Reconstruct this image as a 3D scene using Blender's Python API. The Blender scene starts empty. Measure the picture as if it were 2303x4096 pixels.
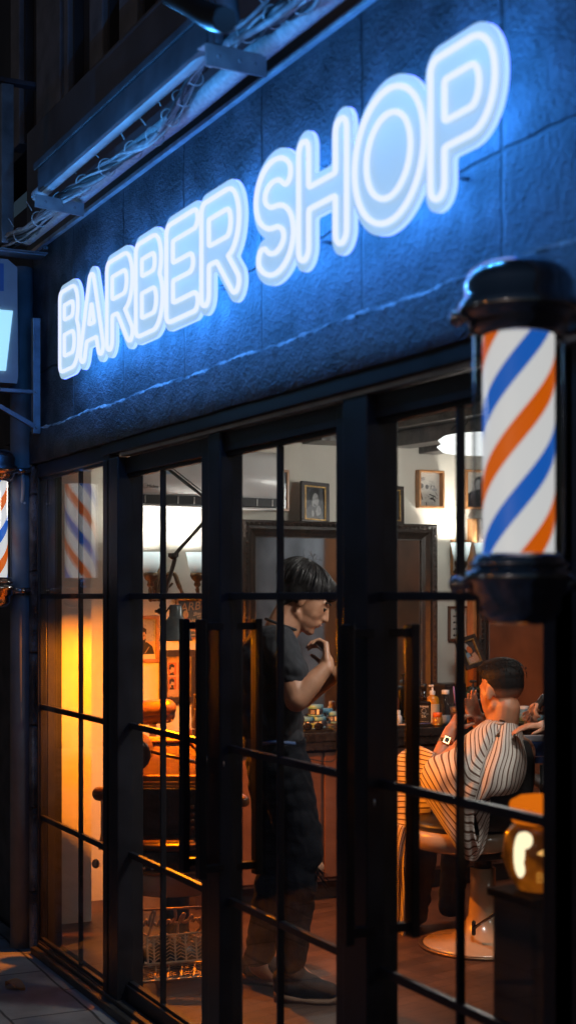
import bpy, bmesh, math, random
import numpy as np
from mathutils import Vector, Matrix, geometry
random.seed(4)
PI = math.pi
scene = bpy.context.scene
C = scene.collection
# ------------------------------------------------------------ camera frame: street facade is the plane Y=0, street at Y<0
FPX, CX, HY = 5689.0, 1151.5, 2385.0
TH = math.atan(2851.5 / FPX); S_, C_ = math.sin(TH), math.cos(TH)
CAMD, CAMZ = 1.817, 1.55
CAM = Vector((0, -CAMD, CAMZ))
AX, RT = Vector((-C_, S_, 0)), Vector((S_, C_, 0))
def Q(px, py, Z):            # photo pixel + distance -> world point
    return CAM + AX * Z + RT * (Z * (px - CX) / FPX) + Vector((0, 0, Z * (HY - py) / FPX))
def zy(Y, px): return (Y + CAMD) / (S_ + C_ * (px - CX) / FPX)
def FX(px, Y=0.0): return Q(px, HY, zy(Y, px)).x
def F(px, py, Y=0.0): return Q(px, py, zy(Y, px))
XW = -6.824
def W(px, py, off=0.0):
    Z = -(XW + off) / (C_ - S_ * (px - CX) / FPX)
    return Q(px, py, Z)
# ------------------------------------------------------------ materials
def nodes(m): return m.node_tree.nodes, m.node_tree.links
def setin(b, k, v):
    if k in b.inputs: b.inputs[k].default_value = v
MATS = {}
def mat(name, col, rough=.6, metal=0., var=.18, vscale=9., bump=0., bscale=60., spec=.5, emit=None, estr=0., coat=0., rvar=0., trans=0., sss=0.):
    if name in MATS: return MATS[name]
    m = bpy.data.materials.new(name); m.use_nodes = True
    n, l = nodes(m); b = n['Principled BSDF']
    c = (*col, 1)
    setin(b, 'Base Color', c); setin(b, 'Roughness', rough); setin(b, 'Metallic', metal); setin(b, 'Specular IOR Level', spec)
    setin(b, 'Coat Weight', coat); setin(b, 'Transmission Weight', trans)
    if sss: setin(b, 'Subsurface Weight', sss); setin(b, 'Subsurface Scale', .01)
    tc = n.new('ShaderNodeTexCoord')
    if var:
        nz = n.new('ShaderNodeTexNoise'); nz.inputs['Scale'].default_value = vscale; nz.inputs['Detail'].default_value = 6
        l.new(tc.outputs['Object'], nz.inputs['Vector'])
        r = n.new('ShaderNodeValToRGB'); e = r.color_ramp.elements
        e[0].position = .3; e[1].position = .72
        e[0].color = (*[x * (1 - var) for x in col], 1); e[1].color = (*[min(1, x * (1 + var)) for x in col], 1)
        l.new(nz.outputs['Fac'], r.inputs[0]); l.new(r.outputs[0], b.inputs['Base Color'])
        if rvar:
            mr = n.new('ShaderNodeMapRange'); mr.inputs[3].default_value = max(0, rough - rvar); mr.inputs[4].default_value = min(1, rough + rvar)
            l.new(nz.outputs['Fac'], mr.inputs[0]); l.new(mr.outputs[0], b.inputs['Roughness'])
    if bump:
        nb = n.new('ShaderNodeTexNoise'); nb.inputs['Scale'].default_value = bscale; nb.inputs['Detail'].default_value = 4
        l.new(tc.outputs['Object'], nb.inputs['Vector'])
        bp = n.new('ShaderNodeBump'); bp.inputs['Strength'].default_value = bump; bp.inputs['Distance'].default_value = .01
        l.new(nb.outputs['Fac'], bp.inputs['Height']); l.new(bp.outputs[0], b.inputs['Normal'])
    if emit: setin(b, 'Emission Color', (*emit, 1)); setin(b, 'Emission Strength', estr)
    MATS[name] = m; return m
def emis(name, col, s):
    if name in MATS: return MATS[name]
    m = bpy.data.materials.new(name); m.use_nodes = True; n, l = nodes(m)
    n.remove(n['Principled BSDF']); e = n.new('ShaderNodeEmission'); e.inputs[0].default_value = (*col, 1); e.inputs[1].default_value = s
    l.new(e.outputs[0], n['Material Output'].inputs[0]); MATS[name] = m; return m
def pane_mat(name, tint=(.95, .97, .97), k=1.0, rough=0.0, dirt=0.):
    if name in MATS: return MATS[name]
    m = bpy.data.materials.new(name); m.use_nodes = True; n, l = nodes(m)
    n.remove(n['Principled BSDF'])
    g = n.new('ShaderNodeNewGeometry'); d = n.new('ShaderNodeVectorMath'); d.operation = 'DOT_PRODUCT'
    l.new(g.outputs['Normal'], d.inputs[0]); l.new(g.outputs['Incoming'], d.inputs[1])
    def M(op, a, b=None):
        x = n.new('ShaderNodeMath'); x.operation = op
        for i, v in enumerate((a, b)):
            if v is None: continue
            if isinstance(v, (int, float)): x.inputs[i].default_value = v
            else: l.new(v, x.inputs[i])
        return x.outputs[0]
    f = M('ADD', M('MULTIPLY', M('POWER', M('SUBTRACT', 1.0, M('ABSOLUTE', d.outputs['Value'])), 5.0), .96), .04)
    f = M('MULTIPLY', f, k)
    t = n.new('ShaderNodeBsdfTransparent'); t.inputs[0].default_value = (*tint, 1)
    gl = n.new('ShaderNodeBsdfGlossy'); gl.inputs['Roughness'].default_value = rough
    if dirt:
        nz = n.new('ShaderNodeTexNoise'); nz.inputs['Scale'].default_value = 3.5; nz.inputs['Detail'].default_value = 8; tc = n.new('ShaderNodeNewGeometry'); l.new(tc.outputs['Position'], nz.inputs['Vector'])
        mr = n.new('ShaderNodeMapRange'); mr.inputs[1].default_value = .45; mr.inputs[2].default_value = .75; mr.inputs[4].default_value = dirt; l.new(nz.outputs['Fac'], mr.inputs[0])
        df = n.new('ShaderNodeBsdfDiffuse'); df.inputs[0].default_value = (.5, .5, .5, 1); m2 = n.new('ShaderNodeMixShader'); l.new(mr.outputs[0], m2.inputs[0]); l.new(t.outputs[0], m2.inputs[1]); l.new(df.outputs[0], m2.inputs[2]); t = m2
    mx = n.new('ShaderNodeMixShader'); l.new(f, mx.inputs[0]); l.new(t.outputs[0], mx.inputs[1]); l.new(gl.outputs[0], mx.inputs[2])
    l.new(mx.outputs[0], n['Material Output'].inputs[0]); MATS[name] = m; return m
# ------------------------------------------------------------ scene graph helpers
WL = {}
def tag(o, label, cat, group=None, kind=None):
    if label: o['label'] = label
    if cat: o['category'] = cat
    if group: o['group'] = group
    if kind: o['kind'] = kind
    return o
def thing(name, loc, label, cat, group=None):
    o = bpy.data.objects.new(name, None); C.objects.link(o); o.location = loc; o.empty_display_size = .1
    WL[o.name] = Vector(loc); return tag(o, label, cat, group)
def put(name, me, parent=None, centre=None):
    c = Vector(centre) if centre is not None else Vector((0, 0, 0))
    if centre is None and len(me.vertices):
        a = np.empty(len(me.vertices) * 3); me.vertices.foreach_get('co', a); a = a.reshape(-1, 3)
        c = Vector(((a[:, 0].min() + a[:, 0].max()) / 2, (a[:, 1].min() + a[:, 1].max()) / 2, a[:, 2].min()))
    me.transform(Matrix.Translation(-c))
    o = bpy.data.objects.new(name, me); C.objects.link(o)
    if parent is not None:
        o.parent = parent; o.location = c - WL[parent.name]
    else: o.location = c
    WL[o.name] = c; return o
def kids(o): return [x for x in bpy.data.objects if x.parent == o]
def dup(o, delta, parent=None, label=None):
    c = o.copy(); C.objects.link(c)
    if parent is not None: c.parent = parent
    else:
        c.location = Vector(o.location) + Vector(delta)
        if label: c['label'] = label
    for k in kids(o): dup(k, (0, 0, 0), c)
    return c
class MB:
    def __init__(s, M=None): s.bm = bmesh.new(); s.M = M or Matrix.Identity(4); s.mi = 0; s.sm = False
    def face(s, pts, smooth=None):
        vs = [s.bm.verts.new(s.M @ Vector(p)) for p in pts]
        try: f = s.bm.faces.new(vs)
        except ValueError: return
        f.material_index = s.mi; f.smooth = s.sm if smooth is None else smooth
    def grid(s, rows, closeu=False, smooth=True):
        V = [[s.bm.verts.new(s.M @ Vector(p)) for p in r] for r in rows]
        for i in range(len(V) - 1):
            n = len(V[i])
            for j in range(n if closeu else n - 1):
                k = (j + 1) % n
                try: f = s.bm.faces.new((V[i][j], V[i][k], V[i + 1][k], V[i + 1][j])); f.material_index = s.mi; f.smooth = smooth
                except ValueError: pass
        return V
    def box(s, a, b, bev=0.0):
        x0, y0, z0 = [min(a[i], b[i]) for i in range(3)]; x1, y1, z1 = [max(a[i], b[i]) for i in range(3)]
        P = [(x0, y0, z0), (x1, y0, z0), (x1, y1, z0), (x0, y1, z0), (x0, y0, z1), (x1, y0, z1), (x1, y1, z1), (x0, y1, z1)]
        vs = [s.bm.verts.new(s.M @ Vector(p)) for p in P]; fs = []
        for q in ((0, 3, 2, 1), (4, 5, 6, 7), (0, 1, 5, 4), (1, 2, 6, 5), (2, 3, 7, 6), (3, 0, 4, 7)):
            f = s.bm.faces.new([vs[i] for i in q]); f.material_index = s.mi; fs.append(f)
        if bev:
            es = {e for f in fs for e in f.edges}
            bmesh.ops.bevel(s.bm, geom=list(es), offset=bev, segments=2, affect='EDGES', profile=.6)
    def prism(s, pts, w0, w1):          # polygon in local xy, extruded along z
        n = len(pts)
        A = [s.bm.verts.new(s.M @ Vector((p[0], p[1], w0))) for p in pts]; B = [s.bm.verts.new(s.M @ Vector((p[0], p[1], w1))) for p in pts]
        for i in range(n):
            f = s.bm.faces.new((A[i], A[(i + 1) % n], B[(i + 1) % n], B[i])); f.material_index = s.mi
        for L in (A[::-1], B):
            f = s.bm.faces.new(L); f.material_index = s.mi
    def tube(s, pts, r, n=8, cap=True, closed=False, smooth=True):
        pts = [Vector(p) for p in pts]; m = len(pts); R = r if isinstance(r, (list, tuple)) else [r] * m
        rows = []; up = None
        for i, p in enumerate(pts):
            if closed: t = pts[(i + 1) % m] - pts[i - 1]
            else: t = pts[min(i + 1, m - 1)] - pts[max(i - 1, 0)]
            if t.length < 1e-9: t = Vector((0, 0, 1))
            t.normalize()
            if up is None: up = t.orthogonal().normalized()
            up = (up - t * up.dot(t));  up = up.normalized() if up.length > 1e-6 else t.orthogonal().normalized()
            w = t.cross(up)
            rows.append([p + (up * math.cos(2 * PI * k / n) + w * math.sin(2 * PI * k / n)) * R[i] for k in range(n)])
        if closed: rows.append(rows[0])
        V = s.grid(rows, True, smooth)
        if cap and not closed:
            for L in (V[0][::-1], V[-1]):
                try: f = s.bm.faces.new(L); f.material_index = s.mi
                except ValueError: pass
    def lathe(s, prof, n=28, base=(0, 0, 0), axis=None, smooth=True, a0=0, a1=2 * PI):   # prof: (r, h)
        M0 = Matrix.Translation(base)
        if axis is not None: M0 = M0 @ Vector((0, 0, 1)).rotation_difference(Vector(axis)).to_matrix().to_4x4()
        full = abs(a1 - a0 - 2 * PI) < 1e-6
        rows = [[M0 @ Vector((r * math.cos(a0 + (a1 - a0) * k / n), r * math.sin(a0 + (a1 - a0) * k / n), h)) for k in range(n if full else n + 1)] for r, h in prof]
        s.grid(rows, full, smooth)
    def sph(s, c, r, seg=16, rings=10, R=None):
        rr = (r, r, r) if isinstance(r, (int, float)) else r; R = R or Matrix.Identity(3); c = Vector(c)
        rows = []
        for i in range(rings + 1):
            a = PI * i / rings; q = max(math.sin(a), .002)
            rows.append([c + R @ Vector((rr[0] * q * math.cos(2 * PI * k / seg), rr[1] * q * math.sin(2 * PI * k / seg), rr[2] * math.cos(a))) for k in range(seg)])
        s.grid(rows, True, True)
    def cap(s, p, q, r1, r2, n=14):      # tapered capsule
        p, q = Vector(p), Vector(q); d = q - p; L = d.length
        if L < 1e-6: return s.sph(p, r1)
        d /= L; u = d.orthogonal().normalized(); w = d.cross(u); rows = []
        for i in range(6): a = PI / 2 * (1 - i / 5); rows.append((p - d * r1 * math.sin(a), max(r1 * math.cos(a), .0005)))
        for i in range(6): a = PI / 2 * i / 5; rows.append((q + d * r2 * math.sin(a), max(r2 * math.cos(a), .0005)))
        s.grid([[c + (u * math.cos(2 * PI * k / n) + w * math.sin(2 * PI * k / n)) * r for k in range(n)] for c, r in rows], True, True)
    def mesh(s, mats, name='m', merge=True):
        if merge: bmesh.ops.remove_doubles(s.bm, verts=s.bm.verts, dist=1e-5)
        bmesh.ops.recalc_face_normals(s.bm, faces=s.bm.faces)
        me = bpy.data.meshes.new(name); s.bm.to_mesh(me); s.bm.free()
        for m in (mats if isinstance(mats, (list, tuple)) else [mats]): me.materials.append(m)
        return me
    def build(s, name, mats, parent=None, centre=None): return put(name, s.mesh(mats, name), parent, centre)
TS = bpy.data.scenes.new('scratch')
def scratch_dg():
    with bpy.context.temp_override(scene=TS, view_layer=TS.view_layers[0]):
        dg = bpy.context.evaluated_depsgraph_get()
    dg.update(); return dg
def evaluated(me, mods):
    o = bpy.data.objects.new('tmp', me); TS.collection.objects.link(o)
    for t, kw in mods:
        m = o.modifiers.new('m', t)
        for k, v in kw.items(): setattr(m, k, v)
    dg = scratch_dg()
    r = bpy.data.meshes.new_from_object(o.evaluated_get(dg)); bpy.data.objects.remove(o); return r
def organic(mb, name, mats, parent=None, voxel=.008, it=4, fac=.5, post=None):
    me = mb.mesh(mats if isinstance(mats, (list, tuple)) else [mats], name, merge=False)
    r = evaluated(me, [('REMESH', dict(mode='VOXEL', voxel_size=voxel, use_smooth_shade=True)), ('SMOOTH', dict(factor=fac, iterations=it))])
    if not r.materials:
        for m in (mats if isinstance(mats, (list, tuple)) else [mats]): r.materials.append(m)
    if post: post(r)
    return put(name, r, parent)
def text(name, s, size, M, m, parent=None, ext=.0008, shear=0., align='CENTER', bold=0.):
    cu = bpy.data.curves.new('t', 'FONT'); cu.body = s; cu.size = size; cu.extrude = ext; cu.shear = shear; cu.align_x = align; cu.align_y = 'CENTER'; cu.offset = bold; cu.resolution_u = 2
    o = bpy.data.objects.new('t', cu); TS.collection.objects.link(o); dg = scratch_dg()
    me = bpy.data.meshes.new_from_object(o.evaluated_get(dg)); bpy.data.objects.remove(o)
    me.transform(M); me.materials.clear(); me.materials.append(m)
    return put(name, me, parent)
def frame_m(o, x, y):      # matrix with origin o and local x,y directions
    x = Vector(x).normalized(); y = Vector(y); y = (y - x * y.dot(x)).normalized(); z = x.cross(y)
    return Matrix(((x.x, y.x, z.x, o[0]), (x.y, y.y, z.y, o[1]), (x.z, y.z, z.z, o[2]), (0, 0, 0, 1)))
def wallM(px, py, off=0.): return frame_m(W(px, py, off), (0, 1, 0), (0, 0, 1))    # local z points to the room (+X)
def catmull(P, n=6):
    P = [Vector(p) for p in P]; out = []
    for i in range(len(P) - 1):
        a, b, c, d = P[max(i - 1, 0)], P[i], P[i + 1], P[min(i + 2, len(P) - 1)]
        for k in range(n):
            t = k / n; out.append(.5 * (2 * b + (c - a) * t + (2 * a - 5 * b + 4 * c - d) * t * t + (3 * b - a - 3 * c + d) * t ** 3))
    out.append(P[-1]); return out
# ------------------------------------------------------------ material palette
def stucco(name, col, joints=None, bs=.9, jz=(2.525, 2.79), x0=0, dx=.62):
    m = mat(name, col, rough=.45, var=.8, vscale=6.5, spec=1.0)
    n, l = nodes(m); b = n['Principled BSDF']
    for r_q in n:
        if r_q.type == 'VALTORGB': r_q.color_ramp.elements[0].position = .4; r_q.color_ramp.elements[1].position = .62; tc = n.new('ShaderNodeTexCoord')
    geo = n.new('ShaderNodeNewGeometry')
    h = None
    def tex(sc, d, k):
        t = n.new('ShaderNodeTexNoise'); t.inputs['Scale'].default_value = sc; t.inputs['Detail'].default_value = d; l.new(geo.outputs['Position'], t.inputs['Vector'])
        x = n.new('ShaderNodeMath'); x.operation = 'MULTIPLY'; x.inputs[1].default_value = k; l.new(t.outputs['Fac'], x.inputs[0]); return x.outputs[0]
    def add(a, b2, op='ADD'):
        x = n.new('ShaderNodeMath'); x.operation = op; l.new(a, x.inputs[0])
        if isinstance(b2, float): x.inputs[1].default_value = b2
        else: l.new(b2, x.inputs[1])
        return x.outputs[0]
    h = add(tex(200, 2, .8), tex(60, 4, 1.1)); h = add(h, tex(7, 4, 2.2))
    if joints:
        sx = n.new('ShaderNodeSeparateXYZ'); l.new(geo.outputs['Position'], sx.inputs[0])
        wob = tex(7, 2, .03)
        tot = None
        for kind, v in joints:
            c = add(sx.outputs['X' if kind[0] == 'x' else 'Z'], wob); d = add(add(c, float(v + .015), 'SUBTRACT'), 0.0, 'ADD')
            ab = n.new('ShaderNodeMath'); ab.operation = 'ABSOLUTE'; l.new(d, ab.inputs[0])
            mr = n.new('ShaderNodeMapRange'); mr.inputs[1].default_value = .0015; mr.inputs[2].default_value = .007; mr.inputs[3].default_value = 0; mr.inputs[4].default_value = 1
            l.new(ab.outputs[0], mr.inputs[0]); tot = mr.outputs[0] if tot is None else add(tot, mr.outputs[0], 'MINIMUM')
        h = add(h, add(tot, 2.5, 'MULTIPLY'))
        mx = n.new('ShaderNodeMix'); mx.data_type = 'RGBA'; l.new(tot, mx.inputs[0]); mx.inputs[6].default_value = (col[0] * .12, col[1] * .12, col[2] * .12, 1)
        src = b.inputs['Base Color'].links[0].from_socket; l.new(src, mx.inputs[7]); l.new(mx.outputs[2], b.inputs['Base Color'])
    bp = n.new('ShaderNodeBump'); bp.inputs['Strength'].default_value = bs; bp.inputs['Distance'].default_value = .028
    l.new(h, bp.inputs['Height']); l.new(bp.outputs[0], b.inputs['Normal']); return m
BLK = mat('black_painted_steel', (.020, .020, .025), .38, var=.3, rvar=.1, bump=.05, bscale=200)
GALV = mat('galvanised_steel', (.32, .33, .35), .45, .7, var=.3, vscale=14, rvar=.12, bump=.06)
GRY = mat('grey_painted_metal', (.22, .23, .25), .5, var=.25)
WPIPE = mat('white_plastic_pipe', (.62, .64, .66), .42, var=.22, vscale=20, bump=.1, bscale=90)
CABLE = mat('grey_cable_sheath', (.3, .31, .33), .5, var=.4, vscale=30)
CABLK = mat('black_cable_sheath', (.02, .02, .022), .45)
TIE = mat('white_cable_tie', (.7, .7, .7), .4)
DARKW = mat('dark_upper_cladding', (.045, .045, .05), .7, var=.4, vscale=2)
CREAM = mat('cream_plaster', (.74, .70, .62), .85, var=.06, vscale=2.5, bump=.12, bscale=25)
CHROME = mat('dark_chrome', (.12, .12, .13), .16, 1., var=.15)
BRT = mat('polished_chrome', (.6, .6, .62), .12, 1., var=.08)
BRONZE = mat('antique_bronze', (.17, .105, .06), .38, .75, var=.4, vscale=40, bump=.15, bscale=150)
OAK = mat('orange_oak_frame', (.42, .19, .07), .4, var=.25, vscale=25, coat=.2)
DWOOD = mat('dark_carved_wood', (.035, .024, .02), .38, var=.45, vscale=35, bump=.3, bscale=120, coat=.2)
GOLD = mat('gilt_trim', (.5, .3, .1), .35, .9, var=.5, vscale=90, bump=.4, bscale=160)
PAPER = mat('off_white_paper', (.72, .7, .65), .6, var=.05)
INK = mat('black_print_ink', (.02, .02, .02), .6)
GREYINK = mat('grey_print', (.2, .2, .21), .6)
MIDG = mat('light_grey_print', (.45, .45, .46), .6)
SKIN = mat('skin', (.44, .215, .125), .48, var=.12, vscale=30, sss=.1)
SKIND = mat('skin_lips', (.33, .13, .1), .45)
HAIR = mat('black_hair', (.010, .009, .009), .65, var=.3, vscale=60, bump=.2, bscale=300, spec=.2)
LEATH = mat('tan_leather', (.12, .05, .018), .3, var=.35, vscale=14, bump=.2, bscale=90, coat=.15)
BLEATH = mat('black_leather', (.015, .014, .014), .4, var=.3, bump=.15, bscale=90)
PORC = mat('cream_enamel', (.5, .35, .23), .25, var=.08, coat=.5)
WHITEP = mat('white_plastic', (.78, .78, .78), .35, var=.04)
BLKP = mat('black_plastic', (.014, .014, .015), .35, var=.2)
PANE = pane_mat('window_glass', dirt=.05)
CLEAR = pane_mat('clear_glass', (.97, .97, .97), 1.2, .02)
# ------------------------------------------------------------ ground, building
b = MB(); b.box((-14, -5, -.3), (3, .0, 0)); pv = b.build('pavement', mat('paving_stone', (.24, .235, .23), .75, var=.45, vscale=3.5, bump=.35, bscale=35)); tag(pv, None, None, kind='structure')
def slab_joints():
    m = pv.data.materials[0]; n, l = nodes(m); bs = n['Principled BSDF']; geo = n.new('ShaderNodeNewGeometry')
    mp = n.new('ShaderNodeMapping'); mp.inputs['Location'].default_value = (.12, .185, 0); mp.inputs['Rotation'].default_value = (0, 0, .02); l.new(geo.outputs['Position'], mp.inputs[0])
    nz = n.new('ShaderNodeTexNoise'); nz.inputs['Scale'].default_value = 4; l.new(geo.outputs['Position'], nz.inputs['Vector'])
    va = n.new('ShaderNodeVectorMath'); va.operation = 'MULTIPLY_ADD'; l.new(nz.outputs['Color'], va.inputs[0]); va.inputs[1].default_value = (.03, .03, 0); l.new(mp.outputs[0], va.inputs[2])
    br = n.new('ShaderNodeTexBrick'); br.inputs['Scale'].default_value = 1; br.inputs['Brick Width'].default_value = .62; br.inputs['Row Height'].default_value = .3; br.inputs['Mortar Size'].default_value = .006; br.inputs['Mortar Smooth'].default_value = .3
    br.inputs['Color1'].default_value = (1, 1, 1, 1); br.inputs['Color2'].default_value = (.75, .75, .75, 1); br.inputs['Mortar'].default_value = (.12, .12, .12, 1); l.new(va.outputs[0], br.inputs['Vector'])
    mx = n.new('ShaderNodeMix'); mx.data_type = 'RGBA'; mx.blend_type = 'MULTIPLY'; mx.inputs[0].default_value = 1
    l.new(bs.inputs['Base Color'].links[0].from_socket, mx.inputs[6]); l.new(br.outputs['Color'], mx.inputs[7]); l.new(mx.outputs[2], bs.inputs['Base Color'])
slab_joints()
def planks(name, col):
    m = mat(name, col, .45, var=.5, vscale=5, bump=.15, bscale=40); n, l = nodes(m); bs = n['Principled BSDF']; geo = n.new('ShaderNodeNewGeometry')
    br = n.new('ShaderNodeTexBrick'); br.inputs['Scale'].default_value = 1; br.inputs['Brick Width'].default_value = 1.2; br.inputs['Row Height'].default_value = .075; br.inputs['Mortar Size'].default_value = .002
    br.inputs['Color1'].default_value = (1, 1, 1, 1); br.inputs['Color2'].default_value = (.6, .6, .6, 1); br.inputs['Mortar'].default_value = (.1, .1, .1, 1)
    mp = n.new('ShaderNodeMapping'); mp.inputs['Rotation'].default_value = (0, 0, math.radians(76)); l.new(geo.outputs['Position'], mp.inputs[0]); l.new(mp.outputs[0], br.inputs['Vector'])
    mx = n.new('ShaderNodeMix'); mx.data_type = 'RGBA'; mx.blend_type = 'MULTIPLY'; mx.inputs[0].default_value = 1
    l.new(bs.inputs['Base Color'].links[0].from_socket, mx.inputs[6]); l.new(br.outputs['Color'], mx.inputs[7]); l.new(mx.outputs[2], bs.inputs['Base Color']); return m
FL = .02
b = MB(); b.box((XW, .095, -.2), (1.2, 4.6, FL)); tag(b.build('floor', planks('brown_plank_floor', (.10, .05, .03))), None, None, kind='structure')
b = MB(); b.box((XW, .2, 2.62), (1.2, 4.6, 2.7)); tag(b.build('ceiling', mat('dark_ceiling', (.22, .2, .18), .8)), None, None, kind='structure')

shop = thing('shop_building', (-4, 0, 0), 'dark rough-plastered shop front with black glazed doors and lit interior', 'building')
xl = FX(140); xr = 1.2
jx = [FX(p) for p in (298, 496, 738, 1048, 1447, 2006)]
ST = stucco('rough_dark_plaster', (.062, .065, .075), [('x', v) for v in jx] + [('z', 2.525)])
ST2 = stucco('rough_plaster_band', (.055, .058, .066))
# upper plaster with a real height: subdivided slab
b = MB(); b.box((xl - .02, 0, 2.27), (xr, .25, 3.06)); b.build('fascia_wall', ST, shop)
# lower band, wavy hand-trowelled top edge
b = MB(); N = 900; top = []
for i in range(N + 1):
    x = xl - .04 + (xr - xl + .04) * i / N
    w = .004 * math.sin(x * 9.1) + .002 * math.sin(x * 33.7 + 1) + .0012 * math.sin(x * 91 + 2) + random.uniform(-.0022, .0022)
    d = .02 + .002 * math.sin(x * 41) + random.uniform(-.004, .004)
    top.append((x, w, d))
rows = [[(x, .25, 2.13 + 0 * w) for x, w, d in top], [(x, -.026, 2.13 + .3 * w) for x, w, d in top], [(x, -.027, 2.2) for x, w, d in top], [(x, -.026, 2.258) for x, w, d in top], [(x, -d - .002, 2.268 + w) for x, w, d in top]]
b.grid(rows, smooth=True); b.build('plaster_band', ST2, shop)
b = MB(); b.grid([[(x, -d - .002, 2.268 + w) for x, w, d in top], [(x, -.8 * d, 2.2745 + w) for x, w, d in top], [(x, -.35 * d, 2.281 + w) for x, w, d in top], [(x, .01, 2.285 + w) for x, w, d in top]], smooth=False); b.build('bright_ledge_edge', stucco('highlight_plaster', (.55, .56, .58)), shop)  # ledge edge coloured pale to imitate light caught from the sign
# cornice with crisp lip, upper storey
b = MB(); b.box((xl - .1, -.016, 3.062), (xr, .25, 3.08), .003); b.build('cornice_lip', mat('pale_cornice_paint', (.6, .62, .65), .55, var=.3, vscale=12, bump=.2), shop)
b = MB(); b.box((xl - .1, -.006, 3.083), (xr, .25, 3.62)); b.build('cornice_band', mat('smooth_blue_grey_band', (.12, .125, .14), .6, var=.2, vscale=4), shop)
b = MB(); b.box((-12, .06, 3.621), (xr, .25, 5.6))
b.build('upper_wall', DARKW, shop)
for a, c in ((163, 258), (274, 290), (377, 429), (496, 568), (687, 715), (60, 95), (860, 900)):
    b = MB(); x0, x1 = FX(a, .02), FX(c, .02); b.box((x0, .0, 3.622), (x1, .059, 5.5), .006); b.build('batten', mat('grey_batten', (.17, .17, .18), .65, var=.3), shop)
    b = MB(); b.box((x1 + .01, .02, 3.622), (x1 + .03, .0585, 5.5)); b.build('batten', DARKW, shop)
# far left: rough stone pier and neighbouring dark wall
PIER = stucco('rough_stone_pier', (.19, .19, .2), [('z', z) for z in (.25, .62, .98, 1.3, 1.66, 1.99)], bs=1.0)
x0, x1 = FX(66, -.02), FX(139, -.02)
b = MB(); b.box((x0, -.03, 0), (x1 - .095, .1, 2.12), .012); b.box((x1 - .055, -.03, 0), (x1, .1, 2.12), .01); b.box((x1 - .1, .0, 0), (x1 - .05, .09, 2.12)); b.build('stone_pier', PIER, shop)
b = MB(); b.box((x1 + .001, .035, .0), (x1 + .014, .1, 2.12), .002); b.build('jamb', mat('dark_jamb', (.03, .028, .028), .7, var=.4), shop)
b = MB(); b.box((x0, -.03, 2.121), (xl - .045, .2, 2.26), .01); b.build('pier_cap', PIER, shop)
b = MB(); b.box((-12, .04, -.1), (x0 - .01, .1, 3.3)); b.build('side_wall', mat('dark_side_wall', (.05, .052, .06), .8, var=.4), shop)
b = MB(); b.box((xl - .5, .0, 2.262), (xl - .03, .25, 3.3)); b.build('side_wall', mat('dark_corner_plaster', (.04, .042, .05), .8, bump=.4, bscale=40), shop)
# interior walls
b = MB(); b.box((XW - .2, .30, 0), (XW, 4.6, 2.62)); b.build('end_wall', CREAM, shop)
b = MB(); b.box((XW + .001, .101, 0), (-6.4, .359, 2.62), .004); b.build('inner_wall', CREAM, shop)
b = MB(); b.box((XW, 4.6, 0), (-1.5, 4.7, 2.62)); b.build('rear_wall', mat('brown_rear_wall', (.34, .14, .06), .6, var=.4, vscale=3), shop)
b = MB(); b.box((-1.499, 4.59, 0), (1.2, 4.7, 2.62)); b.build('rear_wall', mat('slate_rear_wall', (.42, .47, .55), .6, var=.5, vscale=3), shop)
b = MB(); b.box((1.2, .1, 0), (1.3, 4.7, 2.62)); b.build('far_wall', mat('wood_panel_wall', (.25, .1, .04), .5, var=.4, vscale=4), shop)
b = MB(); b.box((FX(232, .15) - .1, .2, 2.13), (1.2, .26, 2.62)); b.build('inner_lintel', CREAM, shop)
b = MB(); b.box((FX(2215, .05), .02, 0), (1.2, .09, 2.13)); b.build('front_panel', BLK, shop)
# beams
BEAM = mat('rough_black_beam', (.05, .042, .038), .35, var=.6, vscale=12, bump=.6, bscale=30)
bz = 2.378; A_ = Q(1550, 1791, 7.93); B_ = Q(1833, 1750, 7.42); A_.z = B_.z = bz
d = (B_ - A_).normalized(); A0 = A_ - d * .2
b = MB(frame_m(A0, d, (0, 0, 1))); b.box((0, 0, -.14), (3.4, .085, 0), .006); b.build('ceiling_beam', BEAM, shop)
b = MB(frame_m(A0 + Vector((0, 0, .086)), d, (0, 0, 1))); b.box((0, 0, -.02), (3.4, .075, .09), .006); b.build('ceiling_beam', BEAM, shop)
b = MB(frame_m(A0 + Vector((0, 0, .163)), d, (0, 0, 1))); b.box((0, 0, .0), (3.4, .07, .2), .006); b.build('ceiling_beam', BEAM, shop)
for a, c, y0 in ((1672, 1744, 1816), (1207, 1345, 1777)):
    p, q = W(a, y0), W(c, y0); b = MB(); b.box((XW, p.y, p.z), (XW + .22, q.y, p.z + .09), .006); b.build('ceiling_beam', BEAM, shop)
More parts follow.
